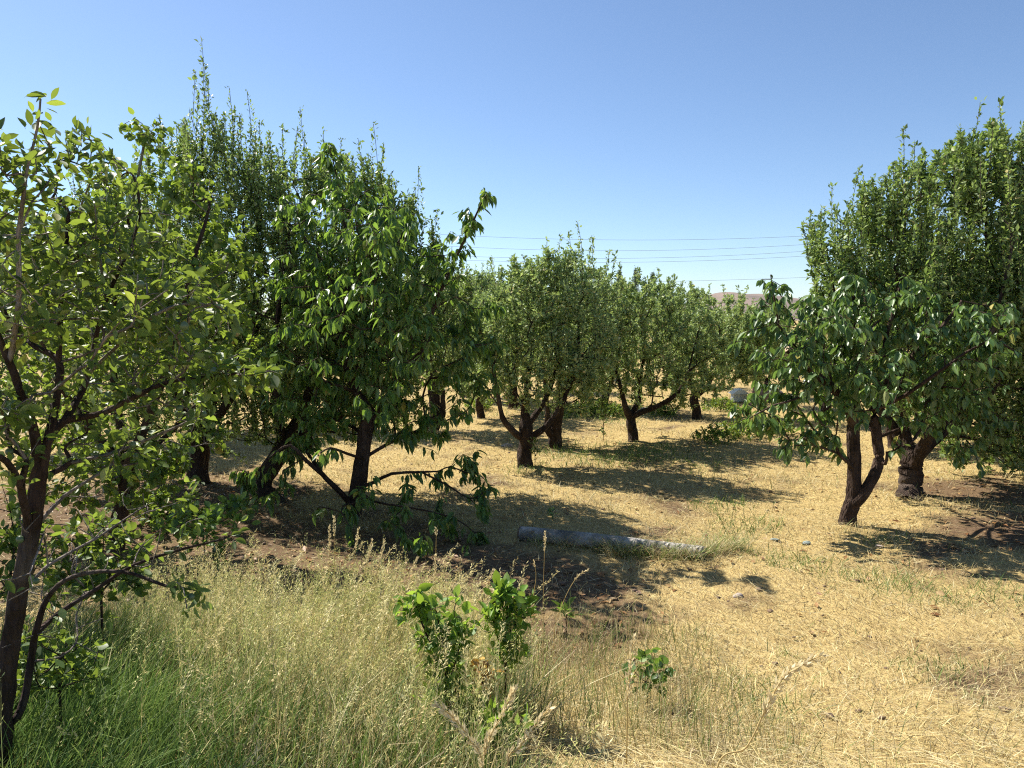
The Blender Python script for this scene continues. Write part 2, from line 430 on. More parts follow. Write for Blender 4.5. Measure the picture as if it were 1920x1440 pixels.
class Leaves:
    def __init__(s): s.p = []; s.d = []; s.n = []; s.l = []; s.w = []
    def put(s, p, d, n, l, w):
        s.p.append(np.atleast_2d(p)); s.d.append(np.atleast_2d(d)); s.n.append(np.atleast_2d(n))
        s.l.append(np.atleast_1d(l)); s.w.append(np.atleast_1d(w))
    def done(s):
        s.p = np.vstack(s.p); s.d = norm(np.vstack(s.d)); s.l = np.concatenate(s.l); s.w = np.concatenate(s.w)
        n = np.vstack(s.n)
        s.x = norm(np.cross(s.d, n)); s.z = np.cross(s.x, s.d)
        s.curl = rng.uniform(0.2, 1.9, len(s.l))
    def verts(s, tv, m):
        lw = (s.l * s.w)[m]
        return (s.p[m][:, None] + tv[None, :, 0:1] * (s.x[m] * lw[:, None])[:, None]
                + tv[None, :, 1:2] * (s.d[m] * s.l[m][:, None])[:, None]
                + tv[None, :, 2:3] * (s.z[m] * (s.l * s.curl)[m][:, None])[:, None])
    def build(s, name, kind, mats, parent, base, singles=0, single_name='leaf'):
        """crown mesh of all leaves; the `singles` leaves that show largest become objects of their own"""
        tv, tt = leaf_template(kind)
        m = np.ones(len(s.l), bool)
        pick = []
        if singles:
            px, py, dep = project(s.p + s.d * s.l[:, None] * .5)
            face = np.abs(np.einsum('ij,ij->i', s.z, norm(s.p - np.array([0, 0, CH]))))
            sc = s.l / dep * (0.35 + face) / np.maximum(dep, .1) ** .6
            sc = np.where((px > 4) & (px < 1916) & (py > 4) & (py < 1436), sc, 0)
            pick = np.argsort(-sc)[:singles]
            pick = pick[sc[pick] > 0]
            m[pick] = False
        if m.any():
            V = s.verts(tv, m); k = V.shape[0]
            T = (tt[None] + (np.arange(k) * len(tv))[:, None, None]).reshape(-1, 3)
            c = np.repeat(rng.random(k), len(tv))[:, None].repeat(3, 1)
            o = add(name, mesh_np(name, V.reshape(-1, 3) - base, T, mat=mats[0], colors=c), parent)
            o['kind'] = 'stuff'
        else:
            o = parent
        if len(pick):
            mes = []
            for cu in (0.4, 1.0, 1.6):
                q = tv.copy(); q[:, 2] *= cu
                mes.append(mesh_np(single_name, q, tt, mat=mats[1]))
            for i in pick:
                q = add(single_name, mes[int(i) % 3], o)
                L = s.l[i]; W = L * s.w[i]
                M = np.eye(4)
                M[:3, 0] = s.x[i] * W; M[:3, 1] = s.d[i] * L; M[:3, 2] = s.z[i] * L; M[:3, 3] = s.p[i] - base
                q.matrix_basis = Matrix(M.tolist())
        return o

# ------------------------------------------------------------------ trees
class Tree:
    """skeleton: nodes with parents; limbs given by hand, twigs grown towards points of the crown"""
    def __init__(s, base):
        s.base = np.asarray(base, float)
        s.pos = [s.base - np.array([0, 0, .12])]; s.par = [-1]; s.minr = [0.0]; s.fix = [True]
    def limb(s, start, pts, r0, r1):
        """chain of points from node `start`; returns the list of new nodes"""
        ids = []; cur = start
        n = len(pts)
        for i, p in enumerate(pts):
            s.pos.append(np.asarray(p, float)); s.par.append(cur); s.fix.append(True)
            s.minr.append(r0 + (r1 - r0) * (i + 1) / n)
            cur = len(s.pos) - 1; ids.append(cur)
        return ids
    def grow(s, pts, bf=0.35, skip=1):
        pts = np.asarray(pts); n = len(pts)
        pos = np.array(s.pos)
        path = np.zeros(len(pos))
        for i in range(1, len(pos)): path[i] = path[s.par[i]] + np.linalg.norm(pos[i] - pos[s.par[i]])
        D = np.linalg.norm(pts[:, None] - pos[None, skip:], axis=2) + bf * path[None, skip:]
        best = D.argmin(1) + skip; cost = D.min(1)
        done = np.zeros(n, bool)
        plist = list(path)
        for _ in range(n):
            i = int(np.where(done, 1e9, cost).argmin())
            done[i] = True
            b = int(best[i])
            s.pos.append(pts[i]); s.par.append(b); s.minr.append(0); s.fix.append(False)
            k = len(s.pos) - 1
            pl = plist[b] + np.linalg.norm(pts[i] - s.pos[b]); plist.append(pl)
            c = np.linalg.norm(pts - pts[i], axis=1) + bf * pl
            u = c < cost
            cost[u] = c[u]; best[u] = k
    def finish(s, rt=0.004, ex=0.42):
        n = len(s.pos); s.P = np.array(s.pos)
        cnt = np.zeros(n)
        kids = [[] for _ in range(n)]
        depth_order = list(range(n))
        for i in range(1, n): kids[s.par[i]].append(i)
        for i in range(n - 1, 0, -1):
            cnt[i] = max(cnt[i], 1) if not kids[i] else cnt[i]
            cnt[s.par[i]] += max(cnt[i], 1)
        s.cnt = np.maximum(cnt, 1)
        s.r = np.maximum(np.array(s.minr), rt * s.cnt ** ex)
        for i in range(1, n):
            s.r[i] = min(s.r[i], s.r[s.par[i]]) if s.par[i] > 0 else s.r[i]
        s.r[0] = max(s.r[0], s.r[1] * 1.12 if n > 1 else .05)
        s.kids = kids
    def chains(s):
        out = []; stack = [(0, None)]
        while stack:
            a, p = stack.pop()
            ch = ([p] if p is not None else []) + [a]
            cur = a
            while s.kids[cur]:
                ks = sorted(s.kids[cur], key=lambda k: -(s.r[k] * 1000 + s.cnt[k]))
                for k in ks[1:]: stack.append((k, cur))
                cur = ks[0]; ch.append(cur)
            out.append((ch, p is not None))
        return out
    def wood(s, name, bark, twig, root, limb_r=0.022, rough=.07):
        base = s.base
        tr = None; tw = Tubes(); limbs = []
        for ch, child in s.chains():
            pts = s.P[ch]; rad = s.r[ch].copy()
            if child: rad[0] = min(rad[0], rad[1] * 1.15)
            if not child:
                T = Tubes()
                rad[0] *= 1.12
                T.tube(pts, rad, 18, rough, 7)
                tr = T
            elif rad[1] >= limb_r:
                T = Tubes(); T.tube(pts, rad, 9, rough * .8, 4); limbs.append(T)
            else:
                tw.tube(pts, rad, 5 if rad[1] > .009 else 4, 0, 2)
        t = add('trunk', tr.mesh('trunk', bark, base), root)
        for L in limbs: add('limb', L.mesh('limb', bark, base), t)
        if tw.n:
            b = add('branchwork', tw.mesh('branchwork', twig, base), root); b['kind'] = 'stuff'
        return t

def blob_points(blobs, n, d, dep=1.0, surf=0.55):
    """points in a union of ellipsoids given as (px, py, r px[, depth offset m, weight])"""
    vols = np.array([(b[2] ** 2) * (b[4] if len(b) > 4 else 1) for b in blobs], float)
    idx = rng.choice(len(blobs), n, p=vols / vols.sum())
    out = []
    for i in idx:
        b = blobs[i]; off = b[3] if len(b) > 3 else 0
        v = norm(rng.normal(size=3)); rr = rng.random() ** (surf / 1.5)
        dd = d + off
        c = P(b[0], b[1], dd)
        R = b[2] / F * dd
        p = c + v * rr * R * np.array([1, dep, 1])
        out.append(p)
    return np.array(out)

def rand_dirs(n):
    return norm(rng.normal(size=(n, 3)))

UP = np.array([0, 0, 1.0])

def leaves_alternate(T, per=7, L=.07, W=.48, droop=.25, spread=.75, sel=None, spur=.05):
    """leaves along the outer twigs and in tufts on their tips"""
    lv = Leaves()
    for i in range(1, len(T.pos)):
        if T.fix[i] and T.r[i] > .012: continue
        if T.r[i] > .013: continue
        p1 = T.P[i]; p0 = T.P[T.par[i]]
        n = rng.poisson(per if T.cnt[i] < 3 else per * .65)
        if sel is not None: n = int(n * sel(p1))
        if n <= 0: continue
        ax = norm(p1 - p0)
        t = 1 - rng.random(n) ** 1.7 * .85
        p = p0 + (p1 - p0) * t[:, None] + rng.normal(0, spur * .3, (n, 3))
        d = rand_dirs(n) * spread + ax * .55 + UP * (.12 - droop)
        nn = UP * .75 + rng.normal(0, .55, (n, 3))
        lv.put(p, d, nn, L * rng.uniform(.45, 1.25, n), W * rng.uniform(.8, 1.2, n))
    lv.done()
    return lv

def leaves_hanging(T, per=9, L=.13, W=.36, sel=None):
    """cherry: bunches of long leaves hanging from the twigs"""
    lv = Leaves()
    for i in range(1, len(T.pos)):
        if T.r[i] > .014: continue
        p1 = T.P[i]; p0 = T.P[T.par[i]]
        ax = norm(p1 - p0)
        n = rng.poisson(per)
        if sel is not None: n = int(n * sel(p1))
        if n <= 0: continue
        t = 1 - rng.random(n) ** 1.3 * .55
        p = p0 + (p1 - p0) * t[:, None] + rng.normal(0, .012, (n, 3))
        a = rng.random(n) * 2 * math.pi
        h = np.stack([np.cos(a), np.sin(a), 0 * a], -1)
        dr = rng.uniform(.35, 1.5, n)[:, None]
        d = h * .62 + ax * .3 - UP * dr * .72
        nn = h * .8 + UP * .65 + rng.normal(0, .22, (n, 3))
        lv.put(p, d, nn, L * rng.uniform(.45, 1.2, n), W * rng.uniform(.8, 1.2, n))
    lv.done()
    return lv

def shoot_leaves(lv, p0, p1, n, L, W, bend=None):
    """an upright shoot: leaves set spirally, pointing up and out, smaller at the tip"""
    t = np.linspace(.08, 1, n)
    ax = norm(p1 - p0)
    side = norm(np.cross(ax, [0.3, 1, .1])); side2 = np.cross(ax, side)
    a = np.arange(n) * 2.4 + rng.random() * 6
    h = np.cos(a)[:, None] * side + np.sin(a)[:, None] * side2
    p = p0 + (p1 - p0) * t[:, None]
    if bend is not None: p = p + bend * (t * (1 - t) * 4)[:, None]
    up = rng.uniform(.25, 1.0, n)[:, None] + (t ** 4)[:, None] * 1.1
    d = h * .8 + ax * up + rng.normal(0, .15, (n, 3))
    nn = ax * .8 - h * .35 + rng.normal(0, .25, (n, 3))
    lv.put(p, d, nn, L * rng.uniform(.7, 1.15, n) * (1 - .5 * t ** 3), np.full(n, W))

def finish_tree(name, label, T, lv, kind, mats, bark, twig, group='orchard trees', singles=0, limb_r=.022, cat='tree'):
    root = add(name, None, loc=tuple(T.base))
    tag(root, label, cat, group)
    T.wood(name, bark, twig, root, limb_r, .05)
    cr = lv.build('crown', kind, mats, root, T.base, singles)
    return root, cr

def PP(*a, d=None):
    """pixel triples (px, py, depth) -> points"""
    return [P(q[0], q[1], q[2] if len(q) > 2 else d) for q in a]

# ---- foreground plum tree
def plum():
    T = Tree(ground(2, 1418) if False else np.array([*P(2, 1425, 2.5)[:2], float(hgt(*P(2, 1425, 2.5)[:2]))]))
    tr = T.limb(0, PP((4, 1370, 2.5), (14, 1250, 2.5), (34, 1120, 2.5), (58, 1000, 2.5), (72, 900, 2.5)), .034, .026)
    a = T.limb(tr[-1], PP((66, 820, 2.47), (48, 760, 2.45), (18, 680, 2.4), (-20, 590, 2.35), (-50, 480, 2.3)), .018, .008)
    b = T.limb(tr[-1], PP((88, 830, 2.5), (104, 760, 2.55), (110, 680, 2.6), (113, 600, 2.6), (120, 500, 2.6), (128, 400, 2.6)), .015, .006)
    c = T.limb(b[0], PP((120, 790, 2.6), (150, 740, 2.7), (166, 700, 2.75), (178, 640, 2.8), (200, 560, 2.8), (186, 470, 2.8)), .015, .006)
    dd = T.limb(tr[-2], PP((40, 915, 2.4), (12, 865, 2.3), (-40, 840, 2.2), (-120, 760, 2.2)), .014, .006)
    e = T.limb(c[0], PP((190, 775, 2.6), (250, 745, 2.6), (320, 715, 2.6), (400, 706, 2.6), (500, 700, 2.65)), .012, .005)
    f = T.limb(tr[-1], PP((130, 868, 2.6), (210, 850, 2.7), (290, 818, 2.8), (370, 782, 2.85)), .011, .004)
    g = T.limb(a[2], PP((36, 560, 2.3), (34, 440, 2.25), (48, 330, 2.2), (70, 240, 2.2), (76, 185, 2.2)), .009, .0035)
    k = T.limb(c[4], PP((240, 470, 2.8), (262, 400, 2.8), (250, 330, 2.8)), .008, .004)
    e2 = T.limb(c[2], PP((230, 640, 2.6), (290, 590, 2.5), (350, 570, 2.5), (410, 575, 2.5)), .009, .004)
    b2 = T.limb(c[3], PP((150, 560, 2.9), (140, 440, 3), (170, 340, 3)), .008, .004)
    # a second stem, low down, with grey half-bare branches
    s2 = T.limb(tr[0], PP((40, 1330, 2.55), (58, 1240, 2.6), (66, 1190, 2.6)), .014, .012)
    h = T.limb(s2[-1], PP((90, 1120, 2.6), (140, 1080, 2.6), (230, 1072, 2.6), (310, 1098, 2.55), (370, 1106, 2.5)), .011, .004)
    h2 = T.limb(s2[-1], PP((110, 1150, 2.7), (180, 1105, 2.75), (250, 1060, 2.8), (340, 1030, 2.9), (420, 1010, 2.95)), .011, .004)
    h3 = T.limb(tr[2], PP((90, 1060, 2.6), (180, 1010, 2.75), (270, 950, 2.9)), .009, .003)
    h4 = T.limb(tr[3], PP((120, 930, 2.6), (200, 880, 2.7), (300, 860, 2.8)), .009, .003)
    blobs = [(20, 310, 75, -.3), (70, 215, 30, -.3, .5), (180, 300, 62, .3), (110, 420, 105), (255, 430, 80, .2), (50, 540, 110, -.2), (200, 550, 110, .1), (320, 560, 85, -.1), (400, 585, 48, -.1),
             (90, 680, 90, .2), (270, 670, 100), (390, 690, 58), (480, 700, 42, 0, 1.3), (350, 760, 55, .2), (170, 790, 60, .2), (20, 790, 80, -.2), (250, 845, 50, .2), (90, 960, 45, 0, .5),
             (365, 1108, 40, -.05, 1.1), (410, 1010, 30, .35, .6), (60, 1185, 45, 0, .35), (-120, 500, 140, 0, .8), (-160, 300, 110, 0, .7), (-140, 760, 120, 0, .7), (20, 1080, 50, -.2, .5)]
    pts = blob_points(blobs, 850, 2.55, dep=1.5)
    T.grow(pts, .3, 5)
    # bare grey twigs low down
    low = blob_points([(200, 1000, 110, .2), (330, 960, 70, .3), (120, 1090, 70, .1), (150, 1180, 60, .1)], 70, 2.6, dep=1.2)
    nlow = len(T.pos)
    T.grow(low, .2, 5)
    T.finish(.0019, .38)
    def sel(p):
        x, y, _ = project(p)
        if 900 < y < 1210 and x < 330: return .28 if rng.random() < .6 else 0
        return 1
    lv = leaves_alternate(T, 5.6, .052, .44, droop=.28, sel=sel)
    root, cr = finish_tree('plum_tree', 'nearest plum tree at the left edge with large sunlit leaves and green fruit', T, lv, 'oval', PLUM, BARK_PLUM, BARK_TWIG, singles=300, limb_r=.008)
    # green plums under the twigs
    fm = None
    import bmesh
    bm = bmesh.new(); bmesh.ops.create_icosphere(bm, subdivisions=2, radius=1)
    for v in bm.verts: v.co.z *= 1.08
    fm = bpy.data.meshes.new('fruit'); bm.to_mesh(fm); bm.free(); fm.materials.append(FRUIT)
    for p in fm.polygons: p.use_smooth = True
    tips = [i for i in range(nlow) if not T.fix[i] and T.cnt[i] < 4]
    for i in rng.choice(tips, 75, replace=False):
        p = T.P[i] + np.array([rng.normal(0, .012), rng.normal(0, .012), -.03])
        o = add('fruit', fm, cr, tuple(p - T.base)); r = rng.uniform(.0095, .0135); o.scale = (r, r, r)
plum()

# ---- apricot behind the plum
def apricot():
    b = P(215, 1080, 6.70); b[2] = float(hgt(b[0], b[1]))
    T = Tree(b)
    tr = T.limb(0, PP((222, 975, 6.70), (235, 930, 6.70), (240, 880, 6.70)), .07, .06)
    T.limb(tr[-1], PP((280, 780, 6.60), (330, 640, 6.50), (360, 500, 6.50), (390, 400, 6.60)), .04, .012)
    T.limb(tr[-1], PP((220, 760, 6.90), (210, 600, 7.00), (240, 430, 7.00), (270, 270, 7.00)), .04, .012)
    T.limb(tr[-1], PP((170, 800, 6.70), (90, 680, 6.60), (60, 520, 6.60)), .04, .012)
    T.limb(tr[-1], PP((330, 800, 6.90), (420, 700, 6.90), (470, 640, 6.90)), .03, .01)
    blobs = [(275, 250, 42, .2, 1.6), (225, 330, 70), (330, 340, 62), (385, 420, 80), (285, 480, 115), (425, 520, 70), (150, 450, 110), (60, 520, 120), (350, 610, 95), (440, 630, 65), (200, 640, 115),
             (330, 730, 70), (480, 700, 42), (100, 780, 100), (220, 860, 80), (330, 880, 45), (60, 880, 60), (120, 930, 60), (200, 900, 60), (300, 850, 60), (390, 810, 45), (270, 930, 40), (-60, 500, 140, 0, .5), (-60, 760, 140, 0, .5)]
    T.grow(blob_points(blobs, 1000, 6.7, dep=1.5), .3, 3)
    T.finish(.0028, .42)
    lv = leaves_alternate(T, 10, .078, .68, droop=.62, spread=.7)
    finish_tree('apricot_tree', 'apricot tree with round bright leaves filling the gap behind the nearest plum', T, lv, 'round', APRI, BARK_CHER, BARK_TWIG, singles=300, limb_r=.014)
apricot()

# ---- the tall cherry left of the middle
def cherry_left():
    d = 7.93
    T = Tree(ground(664, 972))
    tr = T.limb(0, PP((664, 955), (670, 915), (680, 860), (684, 815), (690, 775), d=d), .095, .07)
    a = T.limb(tr[-1], PP((668, 735), (652, 690), (643, 640), (640, 590), (655, 500), (645, 400), (622, 290), d=d), .05, .008)
    b = T.limb(tr[-2], PP((715, 770, 7.9), (745, 715, 7.8), (765, 690, 7.8), (800, 640, 7.7), (812, 580, 7.7), (838, 520, 7.7), (880, 430, 7.7), (910, 365, 7.7)), .042, .007)
    c = T.limb(a[0], PP((640, 725, 7.7), (610, 715, 7.5), (580, 690, 7.4)), .025, .008)
    c2 = T.limb(a[3], PP((680, 560, 7.8), (720, 500, 7.8), (760, 430, 7.8)), .022, .006)
    c3 = T.limb(a[2], PP((600, 600, 8.2), (560, 520, 8.3), (540, 440, 8.3)), .022, .006)
    l1 = T.limb(tr[0], PP((640, 925, 7.8), (605, 890, 7.7), (570, 860, 7.6), (545, 835, 7.6), (515, 850, 7.5), (475, 890, 7.4)), .035, .007)
    r1 = T.limb(tr[1], PP((700, 905, 7.8), (735, 888, 7.6), (790, 885, 7.5), (840, 910, 7.4), (880, 935, 7.3)), .024, .006)
    r2 = T.limb(tr[2], PP((740, 825, 8.0), (800, 800, 8.1), (860, 780, 8.2)), .024, .007)
    r3 = T.limb(tr[3], PP((640, 790, 8.3), (590, 780, 8.5), (560, 760, 8.6)), .025, .008)
    k1 = T.limb(tr[2], PP((650, 850, 7.3), (620, 840, 6.9), (600, 850, 6.7)), .02, .006)
    k3 = T.limb(tr[0], PP((650, 945, 7.2), (640, 960, 6.9), (600, 950, 6.9)), .014, .005)
    k2 = T.limb(tr[1], PP((700, 940, 7.3), (760, 950, 7.0), (850, 970, 6.8), (890, 1000, 6.7)), .014, .005)
    blobs = [(618, 285, 24, 0, 2.2), (632, 340, 42, 0, 1.4), (690, 360, 40), (560, 400, 52), (650, 440, 85), (740, 430, 62), (560, 520, 70), (690, 540, 110), (790, 490, 55), (855, 450, 34, -.2, 1.3), (885, 405, 28, -.2, 1.7), (908, 368, 20, -.2, 2.2),
             (830, 520, 50, -.2), (800, 590, 80), (620, 640, 95), (720, 650, 90), (890, 585, 40, 0, 1.2), (925, 575, 20, 0, 1.5), (860, 660, 62), (910, 650, 34, 0, 1.2), (840, 735, 62), (905, 720, 32), (560, 650, 60), (520, 640, 34), (590, 730, 70), (520, 740, 40), (690, 730, 70), (760, 770, 62), (620, 790, 55), (800, 820, 45),
             (570, 840, 35), (880, 870, 38, -.3), (915, 905, 28, -.4, 1.4), (840, 890, 30, -.3), (830, 945, 28, -.8, .8), (905, 950, 26, -.7, 1.2), (890, 1005, 18, -1.1, 1.5), (760, 935, 30, -.7, .7), (690, 920, 25, -.8, .6), (470, 905, 36, -.4, 1.4), (520, 870, 32, -.3), (460, 940, 26, -.4, 1.0), (545, 860, 30, -.2), (650, 960, 20, -.9, .7),
             (720, 880, 28, -.6, .4), (620, 880, 24, -.4, .4), (690, 570, 150, .9, .7), (720, 700, 130, 1.0, .5), (700, 470, 90, -.9, .8), (640, 600, 90, -.9, .8), (760, 620, 80, -.9, .8), (720, 720, 70, -.8, .6), (820, 985, 40, -1.1, .9), (875, 1030, 26, -1.4, 1), (740, 965, 38, -1.1, .9), (665, 1000, 32, -1.2, .8), (590, 935, 32, -.8, .8), (520, 930, 30, -.5, .8), (780, 1010, 28, -1.5, .8)]
    T.grow(blob_points(blobs, 1040, d, dep=1.5), .3, 3)
    # bare twigs round the trunk
    T.finish(.0034, .42)
    lv = leaves_hanging(T, 9.5, .128, .35)
    finish_tree('cherry_tree', 'tall cherry tree left of the middle with long drooping leaves and a dark forked trunk', T, lv, 'long', CHER, BARK_CHER, BARK_CHER, singles=300)
cherry_left()

# ---- the lower cherry on the right, two stems from one foot
def cherry_right():
    d = 7.62
    T = Tree(ground(1588, 985))
    tr = T.limb(0, PP((1590, 968), (1596, 948), (1602, 930), (1601, 880), (1600, 835), (1601, 800), d=d), .088, .06)
    a = T.limb(tr[-1], PP((1588, 760, 7.5), (1562, 728, 7.4), (1532, 705, 7.3), (1510, 680, 7.25), (1476, 655, 7.2)), .05, .036)
    a1 = T.limb(a[1], PP((1500, 660, 7.5), (1460, 610, 7.4), (1452, 560, 7.2), (1445, 515, 7.2)), .014, .006)
    a2 = T.limb(a[2], PP((1500, 745, 7.2), (1450, 760, 7.1), (1405, 785, 7.05)), .016, .006)
    b = T.limb(tr[-1], PP((1606, 740, 7.7), (1610, 660, 7.7), (1600, 580, 7.7), (1604, 520, 7.7)), .04, .01)
    s2 = T.limb(tr[1], PP((1615, 932, 7.55), (1634, 900, 7.55), (1648, 862, 7.6), (1644, 820, 7.6), (1640, 770, 7.6), (1655, 720, 7.6)), .062, .045)
    c = T.limb(s2[-1], PP((1690, 690, 7.6), (1720, 660, 7.6), (1760, 620, 7.6), (1800, 570, 7.6)), .045, .014)
    c2 = T.limb(s2[-2], PP((1700, 740, 7.3), (1770, 690, 7.1), (1850, 640, 7.0), (1905, 660, 6.95)), .025, .007)
    c3 = T.limb(s2[-1], PP((1660, 640, 7.8), (1680, 570, 7.8), (1690, 535, 7.8)), .03, .01)
    st = T.limb(tr[3], PP((1588, 865, 7.5), (1572, 850, 7.45), (1530, 835, 7.4), (1490, 835, 7.3)), .022, .006)
    st2 = T.limb(s2[2], PP((1660, 870, 7.5), (1664, 850, 7.45), (1690, 835, 7.3)), .02, .008)
    d2 = T.limb(s2[3], PP((1700, 800, 7.9), (1780, 770, 8.0), (1850, 760, 8.0)), .025, .008)
    blobs = [(1445, 535, 26, 0, 1.6), (1480, 570, 45), (1440, 590, 36), (1540, 590, 62), (1600, 530, 34, 0, 1.5), (1605, 590, 62), (1675, 540, 32, 0, 1.4), (1730, 545, 32, 0, 1.4), (1690, 600, 70), (1420, 650, 36), (1385, 645, 16, 0, 1.5), (1480, 645, 55),
             (1550, 670, 62), (1630, 670, 70), (1720, 660, 66), (1790, 610, 55), (1850, 590, 42), (1870, 630, 45, -.4), (1905, 650, 28, -.6), (1840, 660, 48, -.5), (1780, 690, 55, -.3), (1490, 715, 42), (1440, 745, 42), (1405, 775, 30, -.3, 1.2), (1440, 795, 25, -.3),
             (1520, 770, 45), (1580, 720, 40, -.5), (1650, 740, 50), (1700, 750, 55), (1760, 740, 50), (1500, 828, 32, -.2, 1.2), (1465, 850, 17, -.2, 1.6), (1555, 810, 36, -.1), (1560, 845, 20), (1685, 838, 25, -.2, 1.5), (1650, 810, 28), (1740, 800, 40), (1820, 780, 42, .3), (1820, 850, 36, .5), (1880, 800, 26, .3), (1830, 720, 50),
             (1620, 640, 140, 1.1, .6), (1740, 680, 120, 1.1, .6), (1500, 640, 50, -.5), (1540, 700, 45, -.6), (1600, 760, 40, -.5), (1660, 700, 60, -.7), (1460, 690, 40, -.3), (1570, 620, 60, -.6)]
    T.grow(blob_points(blobs, 860, d, dep=1.4), .3, 3)
    T.finish(.0034, .42)
    lv = leaves_hanging(T, 8.5, .118, .44)
    root, cr = finish_tree('cherry_tree', 'low spreading cherry tree on the right with two dark stems from one foot', T, lv, 'long', CHER2, BARK_CHER, BARK_CHER, singles=300)
    # sawn-off limb end, pale
    import bmesh
    bm = bmesh.new(); bmesh.ops.create_cone(bm, cap_ends=True, segments=10, radius1=.034, radius2=.03, depth=.014)
    me = bpy.data.meshes.new('sawn_end'); bm.to_mesh(me); bm.free(); me.materials.append(CUT_PALE)
    o = add('sawn_end', me, root, tuple(T.P[a[-1]] - T.base))
    o.rotation_euler = Vector(T.P[a[-1]] - T.P[a[-2]]).to_track_quat('Z', 'Y').to_euler()
cherry_right()

# ---- apple trees with upright water shoots
def apple(label, base, trunk, limbs, blobs, d, n_pts, n_shoots, top, dep=1.4, L=.06, W=.5, per=11, tr_r=(.1, .085), limb_r=(.06, .014), mat=None, shoot=(.3, .9), leafgap=.026, spikes=(), lean=.12, group='orchard apple trees', bf=.3, zlow=None, name='apple_tree'):
    T = Tree(base)
    tr = T.limb(0, trunk, *tr_r)
    for st, pts in limbs: T.limb(tr[st], pts, *limb_r)
    T.grow(blob_points(blobs, n_pts, d, dep=dep), bf, max(1, len(tr)))
    nb = len(T.pos)
    # water shoots: start on the crown's wood and run up to the outline
    tp = np.array(top, float)
    cand = [i for i in range(nb) if not T.fix[i]]
    ends = []
    for _ in range(n_shoots):
        i = int(rng.choice(cand))
        p = T.pos[i]
        px, py, dp = project(p)
        ty = np.interp(px, tp[:, 0], tp[:, 1]) + abs(rng.normal(0, 26))
        zt = P(float(px), float(ty), p[1])[2]
        ln = min(rng.uniform(*shoot), max(.12, zt - p[2]))
        q = p + np.array([rng.normal(0, lean), rng.normal(0, lean), 1.0]) * ln
        ends.append((p, q, ln, i))
    for px, py, dd, ln in spikes:
        q = P(px, py, dd); p = q - np.array([rng.normal(0, .06), 0, ln])
        j = int(np.argmin(np.linalg.norm(np.array(T.pos[:nb]) - p, axis=1)))
        ends.append((p, q, ln, j)); 
    for p, q, ln, i in ends:
        s0 = T.limb(i, [p + (q - p) * .02, p + (q - p) * .5 + rng.normal(0, .02, 3), q], 0, 0)
        for k in s0: T.fix[k] = True
    T.finish(.003, .4)
    lv = leaves_alternate(T, per, L, W, droop=.1, spread=.95)
    lv2 = Leaves(); lv2.p, lv2.d, lv2.n, lv2.l, lv2.w = [lv.p], [lv.d], [lv.z], [lv.l], [lv.w]
    for p, q, ln, i in ends:
        shoot_leaves(lv2, p, q, max(5, int(ln / leafgap * rng.uniform(.6, 1.15))), L * 1.08, W * .92, rng.normal(0, .022, 3) * ln)
    lv2.done()
    return finish_tree(name, label, T, lv2, 'small', (mat or APPLE, None), BARK_APPLE, BARK_APPLE, group, limb_r=.028)

# the big one on the right
d = 8.84
apple('tallest apple tree on the right rising behind the low cherry with many upright shoots', ground(1705, 935),
      PP((1706, 920), (1708, 890), (1712, 858), d=d),
      [(2, PP((1745, 830, 8.9), (1790, 780, 9), (1830, 650, 9.1), (1850, 480, 9.2), (1850, 330, 9.2))), (2, PP((1700, 820, 8.9), (1690, 720, 9), (1680, 560, 9), (1690, 400, 9))),
       (2, PP((1680, 810, 9), (1620, 720, 9.2), (1570, 580, 9.3), (1550, 470, 9.3))), (1, PP((1740, 820, 8.5), (1800, 740, 8.2), (1860, 620, 8.1), (1900, 450, 8.1)))],
      [(1560, 500, 50), (1600, 560, 80), (1680, 480, 90), (1780, 440, 100), (1870, 420, 100), (1700, 600, 110), (1820, 580, 120), (1920, 560, 110), (1640, 420, 45), (1760, 340, 60), (1850, 320, 70), (1930, 330, 60), (1880, 720, 90), (1780, 720, 80), (1980, 500, 100), (1990, 680, 90), (1920, 790, 70), (1840, 800, 55), (1960, 850, 70), (1890, 850, 40), (1780, 790, 45, .6), (1940, 640, 90, -.8), (1700, 760, 40, .8), (1800, 845, 45, .9, 1.3), (1900, 835, 55, .9, 1.3), (1750, 825, 30, 1.0), (1860, 880, 30, 1.2, 1.3), (1990, 860, 60, .5)],
      d + .2, 1500, 860, [(1490, 470), (1510, 410), (1560, 375), (1620, 330), (1680, 300), (1740, 300), (1800, 270), (1860, 225), (1920, 250), (2020, 330), (2100, 420)],
      dep=1.5, L=.07, per=17, tr_r=(.15, .12), limb_r=(.08, .015), shoot=(.3, 1.3), leafgap=.024,
      spikes=[(1694, 240, 8.8, .7), (1715, 268, 8.9, .6), (1838, 192, 8.9, .7), (1874, 188, 8.8, .8), (1800, 240, 9, .6), (1918, 235, 8.8, .8), (1612, 316, 8.8, .6), (1540, 395, 8.8, .6), (1520, 400, 8.7, .6), (1560, 350, 9, .6), (1890, 255, 9.0, .7)])

